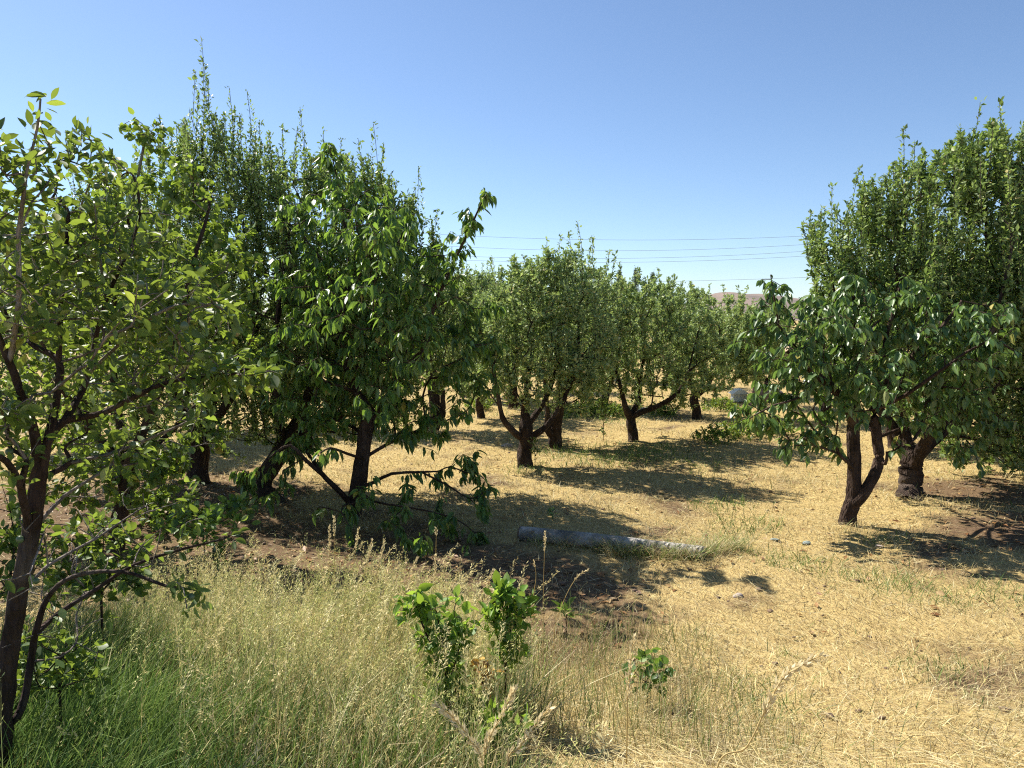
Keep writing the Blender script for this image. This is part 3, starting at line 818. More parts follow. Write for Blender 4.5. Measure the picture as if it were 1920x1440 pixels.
# two behind the left cherry and the apricot
d = 9.5
apple('highest apple tree on the left with one long shoot standing over all the crowns', ground(372, 905),
      PP((372, 880), (374, 850), (378, 815), d=d),
      [(2, PP((340, 760, 9.5), (310, 640, 9.5), (300, 480, 9.5))), (2, PP((400, 740, 9.6), (400, 580, 9.6), (385, 400, 9.6), (378, 260, 9.5))), (2, PP((430, 750, 9.3), (480, 620, 9.2), (490, 450, 9.2))), (1, PP((350, 760, 9.9), (360, 640, 10.2), (420, 500, 10.3)))],
      [(340, 340, 60), (400, 330, 70), (460, 330, 60), (300, 400, 70), (400, 450, 110), (500, 400, 70), (320, 560, 100), (460, 560, 110), (540, 520, 70), (380, 680, 110), (480, 700, 90), (540, 640, 60), (500, 790, 50), (400, 790, 60), (300, 810, 70), (460, 820, 50), (180, 780, 90), (220, 450, 90), (180, 600, 110), (280, 740, 80)],
      d, 1050, 620, [(120, 330), (200, 300), (270, 270), (330, 230), (380, 200), (440, 205), (490, 250), (560, 300), (620, 330)],
      dep=1.5, L=.062, per=13, tr_r=(.13, .11), limb_r=(.07, .014), shoot=(.3, 1.2), leafgap=.021,
      spikes=[(378, 75, 9.5, 1.5), (366, 135, 9.5, 1.1), (390, 150, 9.5, 1.0), (372, 180, 9.5, .9), (355, 205, 9.6, .8), (396, 210, 9.4, .9), (430, 165, 9.5, .9), (463, 170, 9.5, .9), (420, 215, 9.5, .8), (450, 215, 9.5, .8), (486, 228, 9.5, .6), (130, 262, 9.6, .6), (300, 222, 9.6, .6), (380, 110, 9.52, 1.0), (384, 165, 9.45, 1.0)])
apple('apple tree with a comb of upright shoots directly behind the tall left cherry', ground(486, 950) + np.array([.15, .3, 0]),
      PP((490, 920, 8.7), (505, 880, 8.8), (530, 840, 8.9)),
      [(2, PP((570, 760, 9), (600, 640, 9), (620, 480, 9), (640, 380, 9))), (2, PP((620, 770, 9.2), (700, 660, 9.4), (740, 540, 9.5))), (2, PP((520, 740, 8.8), (520, 600, 8.8), (540, 450, 8.8))), (1, PP((580, 800, 9.4), (700, 760, 9.6), (800, 680, 9.6)))],
      [(560, 350, 60), (640, 350, 60), (700, 370, 55), (520, 420, 60), (620, 450, 100), (740, 440, 70), (800, 480, 38), (560, 570, 100), (680, 570, 110), (780, 560, 60), (540, 700, 90), (660, 700, 100), (760, 680, 80), (840, 640, 50), (540, 800, 60), (640, 790, 60), (480, 790, 60), (740, 770, 60), (850, 720, 45), (860, 560, 40)],
      9.1, 950, 560, [(470, 300), (520, 290), (560, 270), (620, 290), (700, 285), (740, 350), (790, 390), (830, 440), (900, 520), (950, 560)],
      dep=1.4, L=.062, per=13, tr_r=(.12, .1), limb_r=(.065, .014), shoot=(.3, 1.1), leafgap=.022,
      spikes=[(563, 205, 9.1, 1.0), (558, 240, 9.1, .8), (570, 250, 9.1, .8), (530, 240, 9.1, .6), (505, 255, 9.1, .6), (606, 248, 9.1, .7), (700, 232, 9.1, .9), (672, 262, 9.1, .7), (720, 270, 9.1, .7), (690, 290, 9.1, .7), (785, 315, 9.1, .9), (778, 350, 9.1, .7), (820, 395, 9.0, .6), (810, 410, 9.1, .6), (640, 262, 9.1, .7)])

# middle trees
d = 10.67
treeA = apple('front apple tree of the middle group with short thick trunk and chopped forking limbs', ground(984, 876),
      PP((984, 850), (986, 825), (986, 800), d=d),
      [(1, PP((966, 812, 10.6), (946, 790, 10.5), (938, 765, 10.5), (925, 690, 10.5), (930, 600, 10.5))), (2, PP((984, 765, 10.7), (986, 740, 10.7), (1000, 640, 10.8), (1000, 550, 10.8))), (1, PP((1008, 812, 10.6), (1025, 798, 10.6), (1045, 770, 10.6), (1080, 690, 10.6), (1085, 590, 10.6))), (2, PP((1002, 780, 10.8), (1022, 750, 10.9), (1040, 700, 11), (1050, 600, 11)))],
      [(940, 620, 70), (1000, 570, 80), (1070, 560, 70), (960, 530, 40), (1020, 510, 45), (1080, 510, 40), (1000, 660, 90), (1090, 640, 80), (930, 700, 55), (1050, 710, 60), (960, 735, 35), (1110, 700, 50), (910, 650, 45), (1000, 745, 25, -.3), (900, 720, 35), (1090, 740, 40), (1030, 745, 30, .3)],
      d, 900, 260, [(880, 620), (900, 580), (930, 530), (960, 500), (1000, 480), (1040, 480), (1080, 470), (1120, 490), (1160, 560), (1180, 600)],
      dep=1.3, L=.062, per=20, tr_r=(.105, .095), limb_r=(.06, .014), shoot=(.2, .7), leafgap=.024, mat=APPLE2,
      spikes=[(1026, 448, 10.6, .7), (1030, 470, 10.6, .6), (1051, 443, 10.7, .7), (1066, 435, 10.7, .6), (1083, 418, 10.7, .8), (1084, 460, 10.7, .6), (1110, 445, 10.7, .7), (1106, 470, 10.7, .6), (1142, 472, 10.7, .5), (1153, 478, 10.7, .5), (1163, 496, 10.7, .5), (922, 486, 10.6, .5), (980, 478, 10.6, .4), (1010, 480, 10.6, .4), (1060, 470, 10.7, .5)])
d = 12.4
treeA2 = apple('apple tree with two dark trunks close behind the front middle tree', ground(1040, 836),
      PP((1041, 815), (1044, 780), (1052, 740), d=d),
      [(0, PP((1028, 808, 12.3), (1026, 770, 12.3), (1020, 700, 12.3), (1010, 600, 12.3))), (2, PP((1070, 680, 12.4), (1090, 600, 12.4), (1100, 540, 12.4))), (2, PP((1050, 680, 12.6), (1050, 600, 12.7), (1060, 530, 12.7)))],
      [(1050, 580, 80), (1110, 570, 70), (1010, 620, 60), (1080, 650, 80), (1130, 640, 60), (1060, 710, 50), (1110, 710, 45), (1130, 540, 40)],
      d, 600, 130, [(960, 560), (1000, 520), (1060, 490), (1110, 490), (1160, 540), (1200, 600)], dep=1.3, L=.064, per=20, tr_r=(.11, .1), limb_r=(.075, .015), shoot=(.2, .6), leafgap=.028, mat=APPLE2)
d = 12.87
treeB = apple('vase shaped apple tree right of the middle with one long limb slanting right', ground(1188, 829),
      PP((1187, 812), (1183, 795), (1182, 782), d=d),
      [(2, PP((1172, 762, 12.8), (1166, 735, 12.8), (1150, 680, 12.8), (1140, 600, 12.8))), (2, PP((1192, 762, 13), (1200, 740, 13.1), (1205, 680, 13.2), (1210, 600, 13.2))), (2, PP((1205, 772, 12.8), (1240, 758, 12.7), (1272, 735, 12.6), (1290, 700, 12.6), (1310, 620, 12.6)))],
      [(1150, 620, 65), (1200, 580, 70), (1260, 590, 65), (1310, 620, 55), (1180, 670, 70), (1250, 670, 75), (1320, 680, 50), (1140, 700, 45), (1290, 730, 40), (1220, 725, 45), (1170, 735, 25), (1340, 720, 30), (1240, 550, 40), (1190, 550, 40), (1130, 650, 45), (1110, 720, 30), (1360, 680, 30), (1270, 745, 30), (1200, 745, 22, .5), (1320, 745, 25)],
      d, 850, 220, [(1090, 640), (1120, 580), (1160, 545), (1200, 530), (1250, 535), (1290, 560), (1330, 590), (1370, 640)],
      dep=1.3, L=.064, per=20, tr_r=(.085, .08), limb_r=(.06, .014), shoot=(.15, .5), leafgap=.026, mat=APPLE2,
      spikes=[(1235, 505, 12.9, .5), (1210, 520, 12.9, .4), (1265, 520, 12.9, .4), (1280, 530, 12.9, .4), (1298, 540, 13, .4), (1180, 535, 13, .4), (1320, 550, 13, .4)])
d = 15.9
treeC = apple('apple tree with a gnarled reddish trunk behind the vase shaped one', ground(1308, 786),
      PP((1306, 772), (1302, 755), (1304, 742), d=d),
      [(2, PP((1296, 725), (1290, 690), (1290, 620), d=d)), (2, PP((1325, 725), (1345, 690), (1350, 620), d=d))],
      [(1300, 630, 60), (1350, 610, 60), (1390, 640, 50), (1340, 680, 60), (1400, 690, 40), (1290, 690, 40), (1420, 610, 40)],
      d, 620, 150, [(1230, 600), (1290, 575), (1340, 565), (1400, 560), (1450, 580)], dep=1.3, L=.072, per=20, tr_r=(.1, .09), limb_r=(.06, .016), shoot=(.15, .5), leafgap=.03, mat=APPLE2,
      spikes=[(1316, 542, 15.9, .4), (1328, 548, 15.9, .4), (1355, 535, 15.9, .5), (1384, 540, 15.9, .45), (1402, 538, 15.9, .45)])

def copy_tree(src, loc, rz, sc, label, group='orchard apple trees'):
    root = src[0].copy(); col.objects.link(root)
    root.location = loc; root.rotation_euler = (0, 0, rz); root.scale = (sc, sc, sc)
    root['label'] = label; root['group'] = group
    def rec(o, par):
        for ch in list(o.children):
            if ch.name.startswith('leaf'): continue
            c = ch.copy(); col.objects.link(c); c.parent = par
            rec(ch, c)
    rec(src[0], root)
    return root

def at(px, d, dz=0):
    x = (px - 960) / F * d
    return (x, d, float(hgt(x, d)) - .02)

copies = [
    (treeC, 1435, 20.0, 2.2, .95, 'apple tree beside the rock heap, seen between the middle trees and the right cherry'),
    (treeB, 905, 15.8, 1.0, .95, 'apple tree showing between the tall left cherry and the front middle tree'),
    (treeA2, 800, 14.0, 2.0, 1.05, 'apple tree half hidden behind the right side of the tall left cherry'),
    (treeB, 620, 14.5, 3.0, 1.1, 'apple tree deep behind the trunk of the tall left cherry'),
    (treeA, 380, 14.0, 2.4, 1.2, 'apple tree far behind the nearest plum and the apricot'),
    (treeA, 150, 12.5, .6, 1.3, 'apple tree at the far left behind the plum leaves'),
    (treeC, 990, 22.0, .4, 1.05, 'apple tree in the row beyond the front middle tree'),
    (treeA, 1120, 26.0, 1.4, 1.0, 'apple tree beyond the gap between the middle trunks'),
    (treeB, 1255, 24.0, 2.5, 1.0, 'apple tree beyond the slanting limb of the vase shaped tree'),
    (treeC, 1550, 15.0, 1.1, 1.05, 'apple tree peeping over the left shoulder of the right cherry'),
    (treeB, 1690, 12.2, .3, 1.15, 'apple tree in the shade close behind the thick right trunk'),
    (treeA2, 1800, 14.5, 1.8, 1.15, 'apple tree in the dark shade far behind the tall right tree'),
    (treeA, 2040, 11.6, 2.9, 1.35, 'apple tree cut by the right edge of the picture'),
    (treeB, 1140, 17.5, 2.0, 1.05, 'apple tree filling the gap between the two middle crowns'),
    (treeC, 960, 17.5, 1.3, 1.1, 'apple tree close behind the left side of the front middle tree'),
    (treeA2, 1410, 18.0, .8, .78, 'apple tree right behind the gnarled reddish trunk'),
    (treeA, 870, 20.0, .3, 1.1, 'apple tree behind the right branches of the tall left cherry'),
    (treeA2, 1260, 20.0, .8, 1.0, 'apple tree straight behind the slanting limb'),
    (treeC, 1370, 30.0, .9, .95, 'apple tree of the far row under the bare hill'),
    (treeA2, 1330, 38.0, .2, .85, 'apple tree of the farthest row left of the bare hill'),
    (treeB, 1450, 34.0, 1.7, .95, 'apple tree of the farthest row right of the bare hill'),
    (treeA, 920, 34.0, .9, 1.15, 'apple tree of the far row under the grey ridge'),
    (treeC, 1180, 40.0, 2.9, 1.1, 'apple tree of the farthest row under the poplars'),
    (treeA2, 1040, 36.0, 1.2, 1.05, 'apple tree of the far row left of the poplars'),
]
copies.append((treeA2, 960 - 4.35 / 4.5 * F, 4.5, 1.0, 1.0, 'unseen apple tree added past the left edge to shade the green grass at the lower left'))  # out-of-view tree added to cast shade on the lower left grass
for src, px, dd, rz, sc, lab in copies: copy_tree(src, at(px, dd), rz, sc, lab)

# ---- poplars far behind
def poplar():
    T = Tree(np.zeros(3))
    tr = T.limb(0, [np.array([0, 0, z]) for z in (1, 3, 5, 7, 9, 10.8)], .16, .02)
    n = 260
    z = rng.uniform(1.2, 11.6, n); prof = np.sin(np.clip((z - .6) / 11.4, 0, 1) ** .75 * math.pi) ** .7 * .85
    a = rng.random(n) * 6.283; r = prof * np.sqrt(rng.random(n))
    T.grow(np.stack([r * np.cos(a), r * np.sin(a), z], -1), .3, 1)
    T.finish(.008, .4)
    for i in range(len(T.pos)): T.fix[i] = False
    T.r[:] = np.minimum(T.r, .2)
    lv = Leaves()
    for i in range(8, len(T.pos)):
        k = 26
        p = T.P[i] + rng.normal(0, .16, (k, 3)) * np.array([1, 1, 1.6])
        lv.put(p, rand_dirs(k) * .6 + UP * .7, rand_dirs(k), rng.uniform(.1, .2, k), np.full(k, .7))
    lv.done()
    return finish_tree('poplar_tree', 'tallest of the far poplars, right in the gap between the two middle crowns', T, lv, 'small', (POPL, None), BARK_APPLE, BARK_APPLE, 'far poplars', limb_r=.5)
pop = poplar()
pop[0].location = at(1190, 140); pop[0].scale = (1, 1, 1.0)
for px, dd, sz, lab in [(1222, 150, .98, 'far poplar at the right end, just over the vase shaped apple tree'), (1160, 150, 1.02, 'far poplar half covered by the shoots of the front middle tree'),
                    (1120, 160, 1.06, 'far poplar at the left end, showing through the shoots of the middle group'), (1240, 190, .9, 'small dark poplar behind the others, rightmost of the far clump')]:
    o = copy_tree(pop, at(px, dd), px * .1, 1, lab, 'far poplars'); o.scale = (1.1, 1.1, sz)

# ---- power lines over the orchard
def wire(pts, label, d=65.0):
    (x0, y0), (x1, y1), (x2, y2) = pts
    c = np.polyfit([x0, x1, x2], [y0, y1, y2], 2)
    T = Tubes()
    xs = np.linspace(560, 1900, 60)
    T.tube(np.array([P(x, np.polyval(c, x), d) for x in xs]), np.full(60, .011), 6, 0, 1)
    o = add('power_line', T.mesh('power_line', WIRE)); tag(o, label, 'power line', 'power lines over the orchard')
wire([(895, 443), (1180, 450), (1500, 443)], 'topmost of the thin dark wires crossing the sky')
wire([(890, 464), (1180, 470), (1500, 459)], 'second thin wire from the top crossing the sky')
wire([(885, 481), (1200, 484), (1510, 471)], 'third wire from the top, upper of the close pair')
wire([(890, 488.5), (1200, 491.5), (1510, 480)], 'fourth wire from the top, lower of the close pair')
wire([(900, 531), (1240, 528), (1430, 523)], 'lowest single wire, running just above the bare hill')

# ------------------------------------------------------------------ small things of the place
import bmesh

def blob_mesh(name, size, mat, seed=0, sub=3, amp=.25, flat=.0):
    r = np.random.default_rng(seed)
    bm = bmesh.new(); bmesh.ops.create_icosphere(bm, subdivisions=sub, radius=1)
    k = r.normal(size=(9, 3)) * 1.6; ph = r.random(9) * 6
    for v in bm.verts:
        c = np.array(v.co)
        f = 1 + amp * sum(math.sin(float(k[i] @ c) + ph[i]) for i in range(9)) / 4
        c = c * f
        if c[2] < -flat: c[2] = -flat + (c[2] + flat) * .2
        v.co = c * np.array(size)
    me = bpy.data.meshes.new(name); bm.to_mesh(me); bm.free(); me.materials.append(mat)
    for p in me.polygons: p.use_smooth = sub > 2
    return me

# fallen log
a = ground(977, 1012); b = ground(1320, 1046)
a[2] += .062; b[2] += .045
T = Tubes()
n = 16
ts = np.linspace(0, 1, n)
lp = a + (b - a) * ts[:, None] + np.stack([0 * ts, .012 * np.sin(ts * 3), .004 * np.sin(ts * 4)], -1)
lg = add('fallen_log', None, loc=(a[0], a[1], a[2]))
tag(lg, 'pale grey mottled log lying on the ground at the edge of the shade', 'log')
T.tube(lp, .07 - .01 * ts, 18, .007, 3)
add('log_bark', T.mesh('log_bark', BARK_LOG, a), lg)
ax = Vector(b - a).normalized()
for q, rr, sg in ((lp[0], .069, -1), (lp[-1], .059, 1)):
    bm = bmesh.new(); bmesh.ops.create_cone(bm, cap_ends=True, segments=18, radius1=rr * 1.02, radius2=rr * .96, depth=.02)
    me = bpy.data.meshes.new('cut_end'); bm.to_mesh(me); bm.free(); me.materials.append(CUT)
    o = add('cut_end', me, lg, tuple(q - a + np.array(ax) * sg * .006)); o.rotation_euler = (ax * sg).to_track_quat('Z', 'Y').to_euler()
for t_, an in ((.12, .5), (.3, -.3), (.72, .2)):
    o = add('knot', blob_mesh('knot', (.022, .012, .022), CUT, int(t_ * 100), 2), lg)
    c = lp[int(t_ * (n - 1))] - a + np.array([0, -.064 * math.cos(an), .064 * math.sin(an)]); o.location = tuple(c)

# rocks and the heap
def rock(px, py, size, mat, label, seed, cat='rock', name='rock', flat=.35):
    g = ground(px, py)
    o = add(name, blob_mesh(name, size, mat, seed, 3, .22, flat), loc=(g[0], g[1], g[2] + size[2] * .25))
    tag(o, label, cat); return o
rock(950, 838, (.11, .08, .05), ROCK, 'small pale flat stone on the straw left of the front middle trunk', 3)
rock(1442, 752, (.42, .35, .3), ROCK2, 'reddish boulder heap seen left of the right cherry', 5, name='boulder')
rock(1210, 772, (.16, .12, .08), ROCK, 'pale stone behind the fork of the vase shaped apple tree', 8)
rock(1384, 1120, (.035, .03, .025), ROCK, 'fist sized grey clod on the sunny straw', 12)
for i, (px, py, lab) in enumerate([(1452, 1014, 'crumpled bluish scrap of plastic in the green grass patch'), (1512, 1020, 'pale crumpled scrap near the foot of the right cherry'), (1648, 1026, 'small whitish chip on the soil right of the cherry foot')]):
    g = ground(px, py)
    o = add('litter_scrap', blob_mesh('litter_scrap', (.04, .03, .014), PAPER if i < 2 else ROCK, 20 + i, 2, .5, .4), loc=(g[0], g[1], g[2] + .012)); tag(o, lab, 'litter')

# white gabled box far off
g = ground(1385, 752)
hv = add('white_box', None, loc=tuple(g)); tag(hv, 'small white gabled box on the far grass beside the boulder heap', 'box')
bm = bmesh.new(); bmesh.ops.create_cube(bm, size=1)
for v in bm.verts: v.co = Vector((v.co.x * .34, v.co.y * .3, v.co.z * .2 + .1))
me = bpy.data.meshes.new('body'); bm.to_mesh(me); bm.free(); me.materials.append(WHITE); add('body', me, hv)
me = bpy.data.meshes.new('roof')
me.from_pydata([(-.23, -.2, .19), (.23, -.2, .19), (.23, .2, .19), (-.23, .2, .19), (-.06, -.2, .31), (.06, -.2, .31), (.06, .2, .31), (-.06, .2, .31)], [], [(0, 1, 5, 4), (1, 2, 6, 5), (2, 3, 7, 6), (3, 0, 4, 7), (4, 5, 6, 7), (3, 2, 1, 0)])
me.materials.append(WHITE); o = add('roof', me, hv); o.location.z = .008

# ------------------------------------------------------------------ saplings, weeds, shrubs
def sapling(name, label, base_px, d, stems, blobs, npts, per, L, W, mats, group, kind='oval', cat='sapling', droop=-.12, limb_r=.9):
    b = P(*base_px, d); b[2] = float(hgt(b[0], b[1]))
    T = Tree(b)
    first = T.limb(0, PP(*stems[0], d=d), .006, .003)
    for st in stems[1:]: T.limb(first[min(1, len(first) - 1)], PP(*st, d=d), .0035, .0022)
    T.grow(blob_points(blobs, npts, d, dep=1.1), .3, 1)
    T.finish(.0016, .35)
    for i in range(1, len(T.pos)): T.fix[i] = False
    lv = leaves_alternate(T, per, L, W, droop=droop, spread=.9)
    root = add(name, None, loc=tuple(b)); tag(root, label, cat, group)
    T.wood(name, BARK_PLUM, BARK_PLUM, root, limb_r)
    lv.build('foliage', kind, mats, root, b, 300)
    return root
sapling('sapling', 'larger of two bright leafy saplings standing in the tall grass', (850, 1390), 3.0,
        [[(848, 1340), (842, 1280), (830, 1210), (818, 1145)], [(800, 1190), (775, 1125)], [(860, 1220), (866, 1160)], [(880, 1330), (900, 1300)]],
        [(820, 1150, 34), (780, 1128, 24), (855, 1180, 30), (830, 1225, 36), (850, 1280, 36), (815, 1310, 30), (885, 1335, 30), (800, 1190, 28), (860, 1330, 40), (770, 1140, 18), (850, 1140, 22)], 110, 6, .06, .5, SAPL, 'leafy saplings in the tall grass')
sapling('sapling', 'smaller bright sapling right of the larger one, over dry stalks', (948, 1290), 3.15,
        [[(948, 1250), (950, 1190), (952, 1120)], [(975, 1160), (985, 1130)], [(930, 1175), (920, 1140)]],
        [(950, 1115, 26), (972, 1145, 22), (930, 1150, 24), (945, 1190, 26), (962, 1210, 18), (950, 1225, 18)], 64, 6, .06, .5, SAPL, 'leafy saplings in the tall grass')
sapling('weed', 'withered orange weed between the two saplings', (905, 1320), 3.0, [[(905, 1290), (903, 1255)], [(912, 1270), (915, 1240)]], [(903, 1262, 18), (895, 1275, 14)], 10, 4, .045, .45, ORANGE, 'weeds', cat='weed')
sapling('weed', 'broad leaved green weed in the brown shade right of the saplings', (1215, 1320), 3.7, [[(1214, 1300), (1212, 1280)]],
        [(1180, 1255, 26), (1200, 1240, 24), (1240, 1250, 26), (1225, 1275, 26)], 40, 2.2, .065, .6, CHER, 'weeds', kind='round', cat='weed', droop=.3)
sapling('weed', 'small dark green rosette weed on the bare soil', (1062, 1168), 4.9, [[(1062, 1160), (1062, 1152)]], [(1062, 1152, 8)], 4, 4, .1, .3, CHER, 'weeds', cat='weed', droop=-.3)
sapling('weed', 'thin dark upright weed beyond the end of the log', (1036, 995), 7.6, [[(1036, 980), (1034, 960)]], [(1034, 962, 7)], 5, 4, .05, .5, CHER2, 'weeds', cat='weed')
sapling('weed', 'green clump of weed below the larger sapling', (930, 1420), 2.7, [[(930, 1390), (925, 1350)], [(960, 1380), (970, 1350)]], [(925, 1360, 30), (965, 1365, 26), (900, 1390, 26)], 18, 4, .06, .5, SAPL, 'weeds', cat='weed')
sapling('shrub', 'low leafy bush at the foot of the nearest plum tree', (110, 1330), 2.75, [[(112, 1290), (115, 1230)], [(160, 1270), (185, 1220)], [(70, 1270), (50, 1200)]], [(110, 1220, 40), (60, 1195, 36), (170, 1230, 40), (140, 1270, 40), (60, 1270, 40), (200, 1290, 25)], 60, 5, .045, .6, PLUM, 'shrubs', cat='shrub')
sapling('shrub', 'leafy sucker clump in the shade just right of the nearest plum trunk', (190, 1180), 3.6, [[(190, 1130), (190, 1060), (195, 990)], [(230, 1090), (260, 1020)], [(150, 1100), (130, 1020)]], [(190, 1000, 50), (250, 1030, 40), (130, 1030, 45), (190, 1080, 50), (260, 1090, 30), (120, 1100, 40)], 110, 5, .06, .55, PLUM, 'shrubs', cat='shrub')
sapling('shrub', 'dark leafy bush between the plum trunk and the left edge', (20, 1160), 3.4, [[(20, 1110), (25, 1040), (20, 960)], [(60, 1080), (90, 1000)]], [(20, 960, 60), (70, 1010, 50), (-30, 1020, 60), (30, 1070, 60)], 90, 5, .06, .55, PLUM, 'shrubs', cat='shrub')
sapling('shrub', 'half bare bush with drooping leaves left of the tall grass, before the cherry', (390, 1090), 5.4, [[(385, 1050), (380, 990)], [(420, 1030), (450, 970)], [(350, 1040), (320, 980)]], [(380, 980, 40), (440, 970, 35), (320, 980, 35), (410, 1030, 30), (450, 1010, 20)], 70, 4.5, .085, .5, CHER, 'shrubs', cat='shrub')
sapling('sapling', 'thin straggly young tree between the middle trunks', (1130, 826), 12.9, [[(1132, 800), (1127, 775), (1130, 752)]], [(1130, 790, 8), (1132, 770, 12), (1128, 755, 12), (1130, 810, 6)], 26, 6, .06, .5, (APPLE, APPLE), 'young trees', cat='sapling')
sapling('shrub', 'small leafy shoot growing at the foot of the front middle trunk', (1003, 868), 10.5, [[(1003, 855), (1001, 835)]], [(1002, 845, 10), (1000, 828, 8)], 14, 5, .05, .55, (APPLE, APPLE), 'shrubs', cat='shrub')

def low_bush():
    T = Tree(np.zeros(3))
    T.limb(0, [np.array([0, 0, .1]), np.array([.02, 0, .25])], .01, .006)
    v = norm(rng.normal(size=(90, 3))) * rng.random((90, 1)) ** .4 * np.array([.42, .42, .28]); v[:, 2] = np.abs(v[:, 2]) + .05
    T.grow(v, .3, 1); T.finish(.002, .35)
    for i in range(1, len(T.pos)): T.fix[i] = False
    lv = leaves_alternate(T, 14, .055, .55, droop=.0, spread=1)
    return finish_tree('low_bush', 'x', T, lv, 'small', (APRI[0], None), BARK_APPLE, BARK_APPLE, 'green bushes on the far grass', limb_r=.5, cat='bush')
bush = low_bush()
spots = [(1085, 782, 1.0, 'bright green low bush just right of the twin middle trunks'), (1150, 780, .9, 'bright green low bush left of the vase shaped trunk'), (1112, 772, 1.2, 'wide green bush farther back between the middle trunks'),
         (1245, 780, 1.0, 'low bush under the slanting limb'), (1352, 772, 1.1, 'low bush right of the gnarled trunk'), (1385, 822, 1.1, 'dark low bush in the shade below the far white box'), (1335, 830, .9, 'dark low bush in the shade right of the vase shaped trunk'),
         (1450, 815, 1.0, 'low bush half hidden by the left leaves of the right cherry'), (900, 768, 1.0, 'low green bush in the gap left of the front middle trunk'), (300, 985, 1.2, 'low bush in the shade behind the grey plum twigs')]
for i, (px, py, sc, lab) in enumerate(spots):
    g = ground(px, py)
    if i == 0: o = bush[0]; o['label'] = lab
    else: o = copy_tree(bush, tuple(g), i * 1.3, sc, lab, 'green bushes on the far grass')
    o.location = tuple(g); o.scale = (sc, sc, sc)

# ------------------------------------------------------------------ grass
def blades(pos, A, B, h, wd, c0, c1, segs=2):
    """ribbons: centre line pos + h (t A + t^2 B), width wd tapering to the tip"""
    n = len(pos)
    az = rng.random(n) * math.pi
    side = np.stack([np.cos(az), np.sin(az), 0 * az], -1)
    rows = []
    cols = []
    for k in range(segs):
        t = k / segs
        c = pos + h[:, None] * (t * A + t * t * B)
        ww = (wd * (1 - t ** 2 * .7) * .5)[:, None] * side
        rows += [c - ww, c + ww]
        cc = c0 * (1 - t) + c1 * t; cols += [cc, cc]
    rows.append(pos + h[:, None] * (A + B)); cols.append(c1)
    V = np.stack(rows, 1); C = np.stack(cols, 1)
    m = 2 * segs + 1
    base = (np.arange(n) * m)[:, None]
    tr = []
    for k in range(segs - 1):
        a_ = 2 * k
        tr += [base + np.array([a_, a_ + 1, a_ + 3]), base + np.array([a_, a_ + 3, a_ + 2])]
    a_ = 2 * (segs - 1)
    tr.append(base + np.array([a_, a_ + 1, a_ + 2]))
    return V.reshape(-1, 3), np.vstack(tr), C.reshape(-1, 3)

class Mass:
    def __init__(s): s.v = []; s.t = []; s.c = []; s.n = 0
    def put(s, V, T, C): s.v.append(V); s.t.append(T + s.n); s.c.append(C); s.n += len(V)
    def done(s, name, label, cat, mat=None):
        o = add(name, mesh_np(name, np.vstack(s.v), np.vstack(s.t), mat=mat or BLADE, colors=np.vstack(s.c)))
        tag(o, label, cat, kind='stuff'); return o

STRAW = np.array([[.7, .59, .3], [.62, .5, .22], [.78, .7, .42], [.5, .38, .18], [.66, .58, .27], [.45, .37, .22]])
GREEN = np.array([[.13, .22, .045], [.19, .29, .06], [.25, .33, .08], [.11, .19, .05]])
def pick(pal, n):
    i = rng.integers(0, len(pal), n)
    return pal[i] * rng.uniform(.68, 1.12, (n, 1))

def vnoise(x, y, s):
    return (np.sin(x * s + 1.7 * np.sin(y * s * .7)) + np.sin(y * s * 1.3 + 2.1 * np.sin(x * s * .6 + 1)) + np.sin((x + y) * s * .8 + 3)) / 3

GREENS = [(*ground(px, py)[:2], r, w_) for px, py, r, w_ in [(1350, 950, .45, .8), (1400, 985, .45, .8), (1350, 1015, .3, .6), (1480, 1055, .35, .9), (1540, 1060, .3, .7), (1620, 1085, .5, .5), (1720, 1110, .5, .55), (1880, 1120, .4, .5), (1760, 1260, .3, .5), (1470, 1235, .1, .8),
          (1180, 850, 1.3, .75), (1080, 850, .9, .6), (1290, 860, 1.0, .5), (1100, 775, 2.0, .8), (1000, 880, .5, .6), (1450, 1330, .25, .5), (1430, 1040, .3, .5), (1640, 1010, .35, .4), (1410, 1280, .2, .5)]]
def green_at(x, y):
    g = np.zeros_like(x)
    for gx, gy, r, w_ in GREENS:
        g = np.maximum(g, min(1, w_ * 1.3) * (1 - sstep(.35, 1.1, np.hypot(x - gx, y - gy) / r + .25 * vnoise(x, y, 5))))
    return g

def tall_zone(x, y):
    """1 inside the uncut tall grass on the bank"""
    xb = .06 - .14 * (y - 2.8) + .2 * vnoise(x, y, 3) + .1 * vnoise(x, y, 9)
    yb = 4.65 + .25 * vnoise(x, y, 2.5) - .12 * np.maximum(0, -x - 1.6)
    return ((x < xb) & (y < yb)).astype(float)

def scatter(n, d0, d1, ex, margin=1.3):
    """points denser near the camera: density ~ d^-ex per square metre"""
    dd = np.linspace(d0, d1, 800)
    pdf = (1.38 * dd + 2 * margin) * dd ** -ex
    cdf = np.cumsum(pdf); cdf /= cdf[-1]
    y = np.interp(rng.random(n), cdf, dd)
    x = (rng.random(n) * 2 - 1) * (.69 * y + margin)
    return x, y

